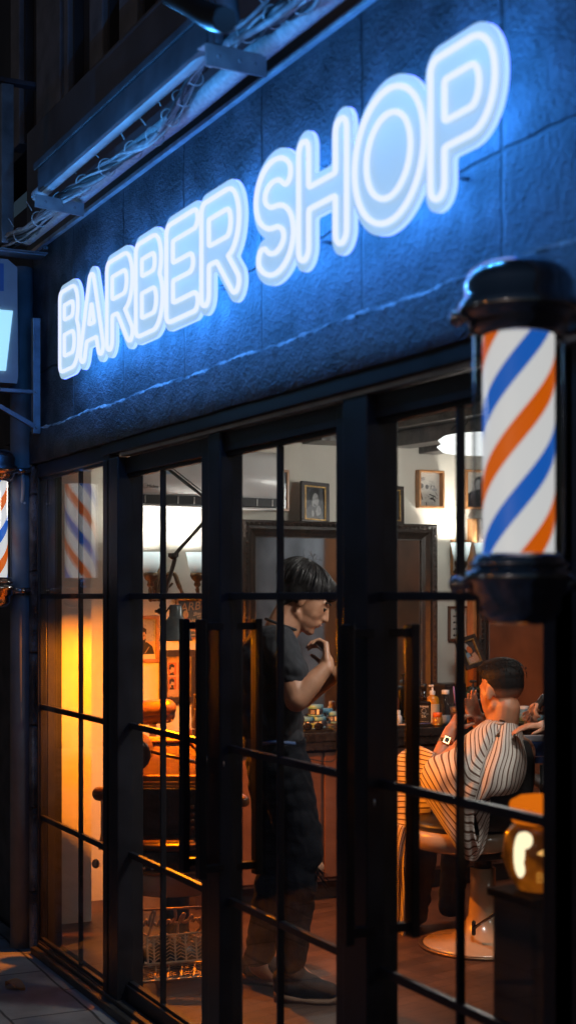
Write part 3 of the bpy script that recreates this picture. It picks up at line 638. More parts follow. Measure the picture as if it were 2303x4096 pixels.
text('lettering', 'BARB', .034, frame_m(Vector((lp.x, lp.y, top + H2 * .2)) + nrm * .086 + xr2 * .03, xr2, (0, 0, 1)), emis('orange_lettering', (1, .4, .06), .5), ln)
for k in range(4):
    e_ = Vector((lp.x, lp.y, top - .1 - .05 * k)) + nr_ * .105 + xs_r * (.05 - .004 * k)
    b = MB(); b.sph(e_, (.012, .012, .007)); b.build('orange_glint', mat('glint_orange', (.6, .25, .04), .3, .8, emit=(1, .25, .02), estr=.25), st)  # glowing studs stand in for orange glints below the lantern
# ------------------------------------------------------------ interior: wall side
def pframe(name, box, label, cat, fm, draw=None, fw=.018, depth=.02, lean=0, inner=None, base_off=.004, roll=0, mat_in=PAPER, group=None, dist=None, M=None, liner=0.):
    """box = photo px (x0,y0,x1,y1) on the end wall; draw(mb,w,h) draws in a local frame centred on the print"""
    if M is None:
        x0, y0, x1, y1 = box
        pc_ = W((x0 + x1) / 2, (y0 + y1) / 2, base_off + depth / 2); a_, c_ = W(x0, y1, base_off), W(x1, y0, base_off)
        w, h = abs(c_.y - a_.y), abs(c_.z - a_.z)
        M = frame_m(pc_, (0, 1, 0), (0, 0, 1)) @ Matrix.Rotation(roll, 4, 'Z') @ Matrix.Rotation(lean, 4, 'X')
    else: w, h = dist
    r = thing(name, M.translation, label, cat, group); hw, hh = w / 2, h / 2
    b = MB(M)
    for (p, q) in (((-hw, -hh), (hw, -hh + fw)), ((-hw, hh - fw), (hw, hh)), ((-hw, -hh + fw), (-hw + fw, hh - fw)), ((hw - fw, -hh + fw), (hw, hh - fw))):
        b.box((p[0], p[1], -depth / 2), (q[0], q[1], depth / 2), .003)
    b.build('frame', fm, r)
    if inner:
        k = .006; b = MB(M); i = fw
        for (p, q) in (((-hw + i, -hh + i), (hw - i, -hh + i + k)), ((-hw + i, hh - i - k), (hw - i, hh - i)), ((-hw + i, -hh + i + k), (-hw + i + k, hh - i - k)), ((hw - i - k, -hh + i + k), (hw - i, hh - i - k))):
            b.box((p[0], p[1], -depth / 2 + .004), (q[0], q[1], depth / 2 - .002))
        b.build('inner_trim', inner, r)
    b = MB(M); b.box((-hw + fw * .8, -hh + fw * .8, -depth / 2 + .002), (hw - fw * .8, hh - fw * .8, -depth / 2 + .006)); b.build('print', mat_in, r)
    if draw:
        D = Art(M @ Matrix.Translation((0, 0, -depth / 2 + .007)), w - 2 * fw, h - 2 * fw); draw(D); D.finish(r)
    b = MB(M); b.box((-hw + fw, -hh + fw, depth / 2 - .008), (hw - fw, hh - fw, depth / 2 - .0065)); b.build('pane', pane_mat('picture_glass', (.97, .97, .97), .7, .02), r)
    return r
class Art:          # flat printed shapes, unit square -1..1
    def __init__(s, M, w, h): s.M = M; s.w = w / 2; s.h = h / 2; s.b = {}; s.z = 0; s.texts = []
    def mb(s, m):
        if m.name not in s.b: s.b[m.name] = (MB(s.M), m)
        return s.b[m.name][0]
    def poly(s, m, pts): s.z += .00004; s.mb(m).face([(x * s.w, y * s.h, s.z) for x, y in pts])
    def ell(s, m, x, y, rx, ry, n=18, a=0): s.poly(m, [(x + rx * math.cos(t) * math.cos(a) - ry * math.sin(t) * math.sin(a), y + rx * math.cos(t) * math.sin(a) + ry * math.sin(t) * math.cos(a)) for t in np.linspace(0, 2 * PI, n + 1)[:-1]])
    def line(s, m, pts, t):
        s.z += .00004
        P = [Vector((x * s.w, y * s.h)) for x, y in pts]
        for a, c in zip(P[:-1], P[1:]):
            d = (c - a); 
            if d.length < 1e-6: continue
            d.normalize(); nn = Vector((-d.y, d.x)) * t / 2; a2, c2 = a - d * t * .4, c + d * t * .4
            s.mb(m).face([(*(a2 + nn), s.z), (*(a2 - nn), s.z), (*(c2 - nn), s.z), (*(c2 + nn), s.z)])
    def text(s, t, x, y, size, m, shear=0, rot=0): s.texts.append((t, x, y, size, m, shear, rot))
    def finish(s, r):
        for b, m in s.b.values(): b.build('artwork', m, r)
        for t, x, y, size, m, sh, rot in s.texts: text('lettering', t, size, s.M @ Matrix.Translation((x * s.w, y * s.h, .003)) @ Matrix.Rotation(rot, 4, 'Z'), m, r, ext=.0002, shear=sh)
BG = mat('dark_photo_ground', (.05, .05, .055), .5, var=.5, vscale=30); PALEF = mat('photo_face_grey', (.5, .5, .5), .5); MIDP = mat('photo_mid_grey', (.16, .16, .17), .5)
WARMP = mat('sepia_print', (.62, .42, .24), .6, var=.1); BLUEP = mat('slate_blue_print', (.09, .13, .17), .55, var=.2); ORP = mat('orange_print', (.6, .18, .05), .5); SKP = mat('printed_skin', (.6, .36, .24), .5); HAIRY = mat('printed_blonde', (.65, .5, .25), .5); REDP = mat('printed_red', (.4, .06, .04), .5); SKYP = mat('printed_pale_blue', (.3, .45, .6), .5)
def portrait_man(D):
    D.poly(BG, [(-1, -1), (1, -1), (1, 1), (-1, 1)])
    D.poly(MIDP, [(-.9, -1), (-.75, -.35), (-.35, -.1), (.2, -.15), (.75, -.45), (.9, -1)])
    D.poly(PALEF, [(-.22, -.15), (-.25, .25), (-.15, .55), (.1, .62), (.32, .52), (.38, .3), (.48, .16), (.4, .1), (.38, -.02), (.28, -.14), (.05, -.22)])
    D.poly(INK, [(-.42, .2), (-.5, .55), (-.3, .82), (.1, .92), (.4, .78), (.42, .62), (.1, .66), (-.1, .5), (-.2, .3), (-.25, .12)])
    D.ell(MIDP, -.2, .2, .06, .09); D.line(INK, [(.2, .34), (.36, .33)], .003); D.line(MIDP, [(.25, .0), (.37, .02)], .002); D.poly(MIDP, [(-.1, -.12), (.1, -.2), (.25, -.13), (.0, .0)])
    D.poly(PALEF, [(.1, -.45), (.3, -.12), (.45, -.1), (.62, -.3), (.6, -.6), (.25, -.75)]); D.line(MIDP, [(.3, -.2), (.45, -.5)], .002); D.line(MIDP, [(.4, -.15), (.52, -.48)], .002); D.ell(PALEF, -.15, -.6, .12, .2)
def portrait_woman(D):
    D.poly(BG, [(-1, -1), (1, -1), (1, 1), (-1, 1)]); D.ell(MIDP, 0, .35, .55, .5); D.ell(PALEF, .0, .25, .3, .36); D.poly(PALEF, [(-.2, 0), (.2, 0), (.5, -.4), (.55, -1), (-.45, -1), (-.45, -.35)])
    D.poly(INK, [(-.35, .2), (-.4, .6), (0, .8), (.38, .6), (.34, .2), (.22, .5), (-.05, .58), (-.25, .45)]); D.line(INK, [(-.16, .3), (-.06, .3)], .002); D.line(INK, [(.06, .3), (.16, .3)], .002); D.line(MIDP, [(-.06, .05), (.08, .05)], .002)
    for k in range(6): D.ell(MIDP, -.3 + k * .12, -.4 - .1 * (k % 2), .05, .2, a=k)
R1 = random.Random(5)
def tools(D):
    D.ell(MIDG, -.6, .6, .28, .1); D.line(GREYINK, [(-.8, .65), (-.3, .72)], .002); D.ell(GREYINK, -.68, .2, .22, .16); D.ell(GREYINK, -.15, .15, .16, .14); D.ell(MIDG, .55, .0, .25, .1)
    for k in range(14): x, y = R1.uniform(-.8, .7), R1.uniform(-.85, .25); D.line(INK if k % 2 else GREYINK, [(x, y), (x + R1.uniform(-.1, .3), y + R1.uniform(-.25, .1))], R1.choice([.002, .004, .006]))
    for k in range(8): D.line(GREYINK, [(.0 + .1 * (k % 3), .5 - k * .05), (.5, .5 - k * .05)], .0012)
    D.line(INK, [(-.7, -.25), (-.6, -.6)], .008); D.line(INK, [(.1, -.3), (.6, -.42)], .006); D.line(INK, [(.1, -.55), (.6, -.62)], .006)
    for k in range(4): D.line(GREYINK, [(-.8, -.78 - k * .05), (.6, -.78 - k * .05)], .001)
def dark_figure(D):
    D.poly(PAPER, [(-1, -1), (1, -1), (1, 1), (-1, 1)]); D.poly(BG, [(-.95, -1), (-.85, -.3), (-.4, .0), (.6, .0), (.98, -.4), (.98, -1)]); D.ell(BG, .1, .35, .5, .45); D.ell(PALEF, -.12, .3, .2, .3); D.ell(BG, .5, .3, .5, .6)
def moustaches(D):
    D.text('NO', -.15, .83, .022, INK)
    for r in range(4):
        y = .45 - r * .42
        for cx in (-.35, .35): D.poly(INK, [(cx - .3, y), (cx - .14, y + .1 + .03 * (r % 2)), (cx, y + .04), (cx + .14, y + .1 + .03 * (r % 2)), (cx + .3, y), (cx + .12, y - .06 - .03 * (r == 3)), (cx, y - .01), (cx - .12, y - .06 - .03 * (r == 3))])
def cuts(D):
    D.poly(WARMP, [(-1, -1), (1, -1), (1, 1), (-1, 1)])
    for i in range(2):
        for j in range(2):
            x, y = -.45 + .9 * i, .38 - .72 * j
            D.poly(ORP, [(x - .38, y - .3), (x + .38, y - .3), (x + .38, y + .32), (x - .38, y + .32)]); D.ell(WARMP, x, y, .2, .2); D.poly(INK, [(x - .24, y + .0), (x - .2, y + .2), (x + .02, y + .27), (x + .22, y + .16), (x + .18, y + .06), (x - .05, y + .1), (x - .12, y - .05)])
            D.line(INK, [(x + .0, y - .18), (x + .12, y - .16)], .003); D.poly(INK, [(x - .22, y - .3), (x - .12, y - .2), (x + .12, y - .2), (x + .22, y - .3)])
            if j: D.poly(INK, [(x - .1, y - .06), (x + .16, y - .1), (x + .1, y - .2), (x - .06, y - .18)])
def bearded(D):
    D.poly(MIDG, [(-1, -.75), (1, -.75), (1, 1), (-1, 1)]); D.poly(WARMP, [(-1, -.75), (1, -.75), (1, -.1), (-1, -.15)])
    D.poly(INK, [(-.9, -.75), (-.7, -.3), (-.3, -.15), (.35, -.15), (.75, -.35), (.92, -.75)]); D.ell(WARMP, 0, .12, .3, .32); D.poly(INK, [(-.3, .2), (-.3, .5), (0, .62), (.3, .5), (.3, .2), (.18, .36), (-.18, .36)]); D.poly(INK, [(-.28, .05), (-.2, -.2), (0, -.28), (.2, -.2), (.28, .05), (.1, -.05), (-.1, -.05)])
    D.line(INK, [(-.18, .2), (-.05, .18)], .003); D.line(INK, [(.05, .18), (.18, .2)], .003); D.line(WARMP, [(-.5, -.4), (-.2, -.7)], .003); D.line(WARMP, [(.5, -.4), (.2, -.7)], .003); D.line(WARMP, [(0, -.35), (0, -.7)], .002)
    for k in range(26): D.ell(INK, R1.uniform(-.95, .95), R1.uniform(.0, .95), .03, .018, 5, R1.uniform(0, 3))
def barber_poster(D):
    D.poly(BLUEP, [(-1, -1), (1, -1), (1, 1), (-1, 1)])
    D.text('BARBER', .05, .68, .062, mat('printed_tan', (.55, .36, .2), .5), .25, .12); D.text('Shaves', .5, .3, .026, PAPER, .3, .1); D.text('and', .45, .13, .014, PAPER, .3, .1); D.text('Haircuts', .5, -.04, .026, PAPER, .3, .1)
    D.ell(HAIRY, -.45, .25, .2, .22); D.ell(SKP, -.4, .2, .1, .13); D.poly(REDP, [(-.6, -.3), (-.65, .02), (-.4, .05), (-.15, -.02), (-.2, -.35)]); D.line(SKP, [(-.2, -.05), (.05, -.4), (.1, -.55)], .012); D.line(SKP, [(-.6, -.05), (-.75, -.3)], .012); D.poly(SKP, [(-.55, -.3), (-.2, -.35), (.3, -.55), (.35, -.7), (-.3, -.65)]); D.line(SKP, [(.3, -.6), (.35, -.9)], .014); D.line(PAPER, [(-.8, -.9), (.8, -.85)], .004)
def color_photo(D):
    D.poly(BG, [(-1, -1), (1, -1), (1, 1), (-1, 1)]); D.poly(SKYP, [(-.9, -.6), (-.9, .0), (-.2, .05), (-.1, -.4)]); D.ell(PAPER, -.3, .55, .4, .28, a=-.5); D.ell(ORP, .0, .2, .38, .3, a=-.5); D.poly(SKP, [(.1, -.2), (.6, -.1), (.95, -.7), (.6, -1), (.0, -.8)]); D.poly(ORP, [(-.7, -.95), (-.6, -.4), (.1, -.35), (.3, -.95)])
    for k in range(4): D.line(PAPER, [(-.6, -.5 - k * .12), (.2, -.5 - k * .12)], .0035)
pframe('picture_frame', (505, 2462, 637, 2652), 'wooden framed drawing of a bearded man, lit orange by the lamp', 'picture', OAK, bearded, .018, .02)
pframe('picture_frame', (704, 2392, 835, 2560), 'wooden framed poster with curly BARBER lettering and a seated blonde woman', 'poster', OAK, barber_poster, .014, .02)
pframe('picture_frame', (641, 2598, 784, 2815), 'dark carved frame holding a sepia chart of four haircuts', 'picture', DWOOD, cuts, .034, .035, inner=GOLD)
pframe('picture_frame', (1058, 1880, 1154, 2043), 'orange wooden frame half hidden behind the air conditioner', 'picture', OAK, lambda D: D.poly(BG, [(-1, -1), (1, -1), (1, 1), (-1, 1)]), .014, .02)
pframe('picture_frame', (1668, 1884, 1769, 2030), 'wooden framed print of barber tools high on the wall', 'picture', OAK, tools, .012, .045, base_off=.005)
pframe('picture_frame', (1856, 1884, 1990, 2034), 'wooden framed photo of a dark haired figure beside the ring ceiling lamp', 'picture', OAK, dark_figure, .012, .045, base_off=.005)
pframe('picture_frame', (1792, 2424, 1872, 2562), 'small brown frame with rows of printed moustaches', 'picture', mat('brown_frame', (.16, .06, .03), .4, var=.2), moustaches, .012, .02)
pframe('picture_frame', (1802, 2160, 1876, 2300), 'narrow wooden frame behind the wall lamp at the right', 'picture', OAK, None, .012, .016)
# mirrors
MIRR = mat('mirror_silver', (.8, .8, .8), .03, 1., var=0)
def mirror(box, label, off, depth=.06, fw=.085):
    x0, y0, x1, y1 = box; a_, c_ = W(x0, y1, off), W(x1, y0, off); yy0, yy1, z0, z1 = a_.y, c_.y, a_.z, c_.z
    r = thing('wall_mirror', (XW + off, (yy0 + yy1) / 2, z0), label, 'mirror')
    M = frame_m(Vector((XW + off, (yy0 + yy1) / 2, (z0 + z1) / 2)), (0, 1, 0), (0, 0, 1)); hw, hh = (yy1 - yy0) / 2, (z1 - z0) / 2
    b = MB(M)
    prof = [(0, -depth), (0, 0), (.012, .008), (.03, -.004), (.045, .0), (fw - .02, -.02), (fw, -.03)]
    cor = [(-hw, -hh), (hw, -hh), (hw, hh), (-hw, hh), (-hw, -hh)]; sg = [(1, 1), (-1, 1), (-1, -1), (1, -1), (1, 1)]
    b.grid([[(x + sx * t, y + sy * t, w_) for t, w_ in prof] for (x, y), (sx, sy) in zip(cor, sg)], smooth=False); b.build('frame', DWOOD, r)
    b = MB(M)   # carved leaves and bead row
    for (ax, ay, bx, by) in ((-hw + .02, hh - .02, hw - .02, hh - .02), (-hw + .02, -hh + .02, -hw + .02, hh - .02), (hw - .02, -hh + .02, hw - .02, hh - .02)):
        L = math.hypot(bx - ax, by - ay); k = int(L / .028)
        for i in range(k): t = (i + .5) / k; b.sph((ax + (bx - ax) * t, ay + (by - ay) * t, .004), (.009, .009, .006) if i % 2 else (.006, .006, .005), 6, 4)
    b.build('carving', mat('dark_glossy_carving', (.07, .05, .045), .22, .3, var=.3, vscale=60), r)
    b = MB(M); q = fw + .002
    for (ax, ay, bx, by) in ((-hw + q, hh - q, hw - q, hh - q), (-hw + q, -hh + q, -hw + q, hh - q), (hw - q, -hh + q, hw - q, hh - q)):
        L = math.hypot(bx - ax, by - ay); k = int(L / .011)
        for i in range(k): t = (i + .5) / k; b.sph((ax + (bx - ax) * t, ay + (by - ay) * t, -.027), .0042, 6, 4)
    b.build('bead_trim', mat('grey_bead', (.3, .28, .27), .3, .6, var=.3), r)
    b = MB(M); b.box((-hw + fw - .01, -hh + fw - .01, -.042), (hw - fw + .01, hh - fw + .01, -.036)); b.build('mirror_glass', MIRR, r)
    b = MB(M); b.box((-hw - .03, -hh, -depth - .02), (-hw - .001, hh, -.02), .006); b.build('side_moulding', OAK, r)
    b = MB(M); b.box((-hw + .002, -hh + .002, -depth - .005), (hw - .002, hh - .002, -.05)); b.build('backboard', DWOOD, r); return r
mirror((972, 2098, 1748, 3040), 'tall mirror in a carved dark frame directly behind the standing barber', .10)
mirror((1915, 2098, 2760, 3040), 'tall mirror in a carved dark frame behind the seated customer', .10)
# photos leaning on the mirror top
def leaning(px0, y0, px1, y1, off, draw, label, slant, th=.022, fw=.022, roll=0.0):
    a_, c_ = W(px0, y1, off), W(px1, y0, off); w, h = c_.y - a_.y, c_.z - a_.z; cc = (a_ + c_) / 2
    M = frame_m(cc, (0, 1, 0), (0, 0, 1)) @ Matrix.Rotation(roll, 4, 'Z') @ Matrix.Rotation(slant, 4, 'X')
    return pframe('photo_frame', None, label, 'photo frame', DWOOD, draw, fw, th, inner=GOLD, M=M, dist=(w, h))
leaning(1202, 1930, 1314, 2097, .075, portrait_man, 'black photo frame with a man in profile, leaning on top of the tall mirror', -.12, roll=-.06)
leaning(1500, 1942, 1612, 2097, .075, portrait_woman, 'black photo frame with a woman, leaning on the right end of the mirror top', -.12, roll=-.06)
# air conditioner
pa, pb_ = W(527, 2012, .2), W(1143, 1806, .2)
ac = thing('air_conditioner', ((XW), (pa.y + pb_.y) / 2, pa.z), 'white wall mounted air conditioner high above the wall lamp', 'air conditioner')
ya, yb2, z0, z1 = pa.y, pb_.y, pa.z, pb_.z; h = z1 - z0
b = MB(); prof = [(0, z0 + .02), (.1, z0), (.165, z0 + .018), (.2, z0 + .055), (.207, z0 + h * .5), (.19, z0 + h * .86), (.15, z1 - .004), (.0, z1)]
ys = [ya, ya + .006, ya + .02, ya + .05, yb2 - .05, yb2 - .02, yb2 - .006, yb2]; sc_ = [.86, .93, .975, 1, 1, .975, .93, .86]
ctr = (z0 + z1) / 2
V = b.grid([[(XW + x * k, y, ctr + (z - ctr) * (k * .4 + .6)) for x, z in prof] for y, k in zip(ys, sc_)]); 
for L_2 in (V[0], V[-1]):
    f = b.bm.faces.new(L_2)
b.build('casing', mat('ac_white_plastic', (.8, .8, .8), .28, var=.03, coat=.3), ac)
b = MB(); b.box((XW + .12, ya + .03, z0 - .001), (XW + .204, yb2 - .05, z0 + .045), .004); b.build('vent', mat('dark_vent', (.03, .03, .035), .5), ac)
for k in range(9):
    y = ya + .07 + k * (yb2 - ya - .15) / 8; b = MB(); b.box((XW + .2045, y - .002, z0 + .004), (XW + .2075, y + .002, z0 + .04)); b.build('vane', WHITEP, ac)
b = MB(); b.box((XW + .1, ya + .02, z0 - .012), (XW + .2, yb2 - .03, z0 - .003), .003); b.build('flap', WHITEP, ac)
lm = frame_m(W(608, 1945, .2082), (0, 1, 0), (0, 0, 1)); text('lettering', 'Midea', .026, lm @ Matrix.Translation((.004, 0, 0)), mat('logo_grey', (.06, .06, .07), .5), ac, align='CENTER', shear=.15)
b = MB(lm); b.tube([(-.034 + .011 * math.cos(t), .002 + .012 * math.sin(t), .0005) for t in np.linspace(.9, 6.0, 20)], .0008, 4); b.build('logo_ring', mat('logo_grey', (0, 0, 0)), ac)
a_, c_ = W(641, 1898, .2), W(690, 1850, .2); b = MB(); b.box((XW + .2, a_.y, a_.z), (XW + .2065, c_.y, c_.z)); b.build('energy_label', mat('blue_label', (.35, .5, .7), .5), ac)
# sconces
GLS = bpy.data.materials.new('frosted_lit_glass'); GLS.use_nodes = True; n_, l_ = nodes(GLS); bs_ = n_['Principled BSDF']; bs_.inputs['Base Color'].default_value = (.55, .66, .64, 1); bs_.inputs['Roughness'].default_value = .4
bs_.inputs['Emission Color'].default_value = (.75, .85, .84, 1)
geo_ = n_.new('ShaderNodeTexCoord'); sx_ = n_.new('ShaderNodeSeparateXYZ'); l_.new(geo_.outputs['Object'], sx_.inputs[0]); mr_ = n_.new('ShaderNodeMapRange'); mr_.inputs[1].default_value = .02; mr_.inputs[2].default_value = .11; mr_.inputs[3].default_value = .12; mr_.inputs[4].default_value = 1.6; l_.new(sx_.outputs['Z'], mr_.inputs[0]); l_.new(mr_.outputs[0], bs_.inputs['Emission Strength'])
SC = []
def shade(pos, parent, r=.052, h=.115, flare=1.15):
    b = MB(); x, y, z = pos; b.lathe([(.018, z), (r * .62, z + h * .12), (r * .9, z + h * .45), (r, z + h * .75), (r * flare, z + h), (r * flare - .003, z + h), (r - .004, z + h * .75), (r * .86, z + h * .45), (r * .58, z + h * .15)], 28, (x, y, 0)); o_ = b.build('glass_shade', GLS, parent, Vector((x, y, z))); SC.append((x, y, z + h * .62))
    b = MB(); b.lathe([(.012, z - .06), (.02, z - .05), (.014, z - .035), (.03, z - .02), (.038, z - .004), (.036, z + .012), (.02, z + .014)], 24, (x, y, 0)); b.build('cup', BRONZE, parent)
def sconce(label, pxs, ytop, plate, off=.14, arms=True):
    pl = W(plate[0], plate[1], 0); r = thing('wall_sconce', pl, label, 'wall lamp')
    b = MB(frame_m(pl, (0, 1, 0), (0, 0, 1))); b.sph((0, 0, .006), (.04, .085, .014), 20, 10); b.sph((0, 0, .02), (.02, .03, .015), 14, 8)
    for k in range(14): t = 2 * PI * k / 14; b.sph((.035 * math.cos(t), .078 * math.sin(t), .012), .006, 6, 4)
    b.build('backplate', BRONZE, r)
    for px in pxs:
        g_ = W(px, ytop + 85 + 0, off); base = Vector((g_.x, g_.y, g_.z)); shade((base.x, base.y, base.z), r)
        y0 = pl.y; dy = base.y - y0; sgn = 1 if dy > 0 else -1; zb = base.z - .06
        b = MB(); P = [(XW + .02, y0, pl.z + .0), (XW + .07, y0 + dy * .1, pl.z + .05), (XW + .1, y0 + dy * .28, pl.z + .055), (XW + .115, y0 + dy * .4, pl.z + .0), (XW + .125, y0 + dy * .6, pl.z - .065), (XW + off - .005, y0 + dy * .82, pl.z - .075), (XW + off, base.y, zb - .045), (XW + off, base.y, zb + .005)]
        P = catmull(P, 6); b.tube(P, [.012 if i < 20 else .009 for i in range(len(P))], 10)
        b.tube(catmull([(XW + .1, y0 + dy * .1, pl.z + .04), (XW + .09, y0 + dy * .02, pl.z + .02), (XW + .1, y0 + dy * .08, pl.z - .01), (XW + .11, y0 + dy * .2, pl.z + .01)], 6), .006, 8)
        b.lathe([(.004, zb - .075), (.013, zb - .065), (.007, zb - .03), (.013, zb - .01)], 12, (XW + off, base.y, 0)); b.build('arm', BRONZE, r)
sconce('ornate bronze wall lamp with two frosted bowl shades left of the tall mirror', (603, 790), 2215, (637, 2340))
sconce('ornate bronze wall lamp with frosted shades between the two mirrors', (1842, 1935), 2168, (1822, 2330))
# swing arm lamp
lamp = thing('swing_arm_lamp', W(660, 1868, .25), 'black articulated arm lamp with a grey metal shade glowing orange underneath', 'lamp')
def dl(px, py, off): return W(px, py, off)
P0, P1, P2, P3, P4 = dl(655, 1862, .35), dl(868, 2030, .6), dl(694, 2225, .85), dl(646, 2425, 1.0), dl(640, 2445, 1.02)
ARM = mat('dark_lamp_arm', (.05, .042, .04), .35, .5, var=.3)
b = MB(); b.tube([P0, P1], .0085, 8); b.tube([P0 + Vector((0, .012, .012)), P1 + Vector((0, .012, .012))], .003, 6); b.build('upper_arm', ARM, lamp)
b = MB(); b.tube([P1, P2], .0085, 8); b.build('middle_arm', ARM, lamp)
b = MB(); b.tube([P2 + Vector((.0, .008, -.012)), P3], .010, 8); b.build('lower_arm', mat('brown_lamp_arm', (.09, .05, .035), .4, .4, var=.3), lamp)
b = MB(); b.sph(P2, (.016, .02, .016)); b.box(P2 + Vector((-.012, -.022, -.004)), P2 + Vector((.012, .022, .014)), .003); b.tube([P2 + Vector((.01, .012, .025)), P2 + Vector((.012, .0, -.03))], .004, 6); b.build('joint', ARM, lamp)
b = MB(); b.sph(P4, .014); b.tube([P4, P4 + Vector((0, -.022, .0))], .007, 8); b.tube(catmull([P4, P4 + Vector((0, .02, -.012)), P4 + Vector((0, .05, .022)), P4 + Vector((0, .07, .02))], 5), .004, 6); b.build('joint', ARM, lamp)
sc0 = dl(703, 2440, 1.03); SH = mat('grey_green_enamel_shade', (.15, .17, .17), .3, .2, var=.2, vscale=30, coat=.3)
zr_ = dl(703, 2563, 1.03).z; zt_ = dl(703, 2418, 1.03).z; zm = dl(703, 2468, 1.03).z
b = MB(); b.lathe([(r_q * .9, h_q) for r_q, h_q in [(.001, zt_), (.027, zt_ - .001), (.031, zt_ - .008), (.031, zm + .004), (.036, zm), (.052, zm - .02), (.071, zm - .055), (.078, zr_ + .01), (.084, zr_), (.081, zr_ + .001), (.075, zr_ + .012), (.067, zm - .055), (.048, zm - .024), (.002, zm - .012)]], 36, (sc0.x, sc0.y, 0)); b.build('shade', SH, lamp)
b = MB(); b.sph((sc0.x, sc0.y, zr_ + .034), (.022, .022, .022)); b.build('bulb', emis('warm_orange_bulb', (1., .42, .08), 9.), lamp)
LAMPP = Vector((sc0.x, sc0.y, zr_ - .003))
# ring ceiling light
rc = Q(1960, 1775, 6.9)
rl = thing('ring_ceiling_lamp', rc, 'white double ring ceiling lamp glowing under the dark beams', 'ceiling lamp')
RW = emis('white_ring_light', (1., .98, .95), 1.6); rr = .225
b = MB(); b.lathe([(rr - .03, .028), (rr + .005, .034), (rr + .028, .018), (rr + .012, .0), (rr + .034, -.014), (rr + .01, -.036), (rr - .1, -.04), (.001, -.042)], 56, rc); b.build('diffuser', RW, rl, rc)
b = MB(); b.lathe([(.001, .034), (rr - .02, .032)], 40, rc); b.tube([rc + Vector((0, 0, .03)), rc + Vector((0, 0, .5))], .01, 8); b.build('mount', BLKP, rl)
b = MB(); p = Q(1800, 1722, 6.9); b.tube(catmull([p, p + Vector((.02, .03, .03)), p + Vector((0, .06, .005)), p + Vector((0, .1, .05))], 5), .003, 5); b.build('wire', BLKP, rl)
# lights of these lamps
light_defs = [(LAMPP, 150, (1, .235, .0), .012)] + [(p, 15, (1, .93, .84), .04) for p in SC] + [((rc.x, rc.y, rc.z - .1), 30, (1, .95, .88), .2)]
rl2 = dup(rl, Vector((-3.9, 1.1, 2.47)) - rc, None, 'second double ring ceiling lamp, added out of frame to light the people')  # added unseen ceiling lamp, placed to light the people
dup(rl, Vector((-1.4, 3.2, 2.47)) - rc, None, 'third double ring ceiling lamp, added at the back of the room to brighten the mirror view')  # added unseen ceiling lamp, brightens what the mirrors show
light_defs.append(((-1.4, 3.2, 2.3), 30, (1, .97, .92), .2))  # point light of the added third lamp
# ------------------------------------------------------------ counter and what stands on it
XC = -6.25; CZ = .87
cn = thing('barber_counter', (XC, 3, FL), 'long black-topped counter with brown cupboard fronts under the two mirrors', 'counter')
yA, yB = .95, 4.55
b = MB(); b.box((XW + .115, yA, CZ - .045), (XC, yB, CZ), .006); b.box((XC - .02, yA + .01, CZ - .085), (XC - .006, yB, CZ - .0455)); b.build('top', mat('black_stone_top', (.02, .02, .022), .22, var=.5, vscale=20, coat=.3), cn)
b = MB(); b.box((XW + .002, yA + .03, FL + .1), (XC - .05, yB, CZ - .046)); b.build('body', mat('brown_cupboard', (.15, .07, .045), .45, var=.3, vscale=6), cn)
b = MB(); b.box((XW + .003, yA + .05, FL), (XC - .1, yB, FL + .099)); b.build('plinth', BLKP, cn)
yy = yA + .05
while yy < yB - .5:
    b = MB(); b.box((XC - .049, yy, FL + .12), (XC - .035, yy + .52, CZ - .1), .004); b.build('cupboard_door', mat('brown_door_front', (.17, .085, .055), .4, var=.35, vscale=5), cn); yy += .54
def C_at(px, py, off=0.0):       # point on the counter top under a photo pixel
    Z = FPX * (CAMZ - CZ) / (py - HY); p = Q(px, py, Z); p.z = CZ + .0005; return p
def Cx(px, X): Z = -X / (C_ - S_ * (px - CX) / FPX); p = Q(px, HY, Z); p.z = CZ + .0005; return p
def lathe_thing(name, p, parts, label, cat, group=None):
    r = thing(name, p, label, cat, group)
    for nm, prof, m in parts: b = MB(); b.lathe([(max(a, .0005), p.z + c) for a, c in prof], 24, (p.x, p.y, 0)); b.build(nm, m, r)
    return r
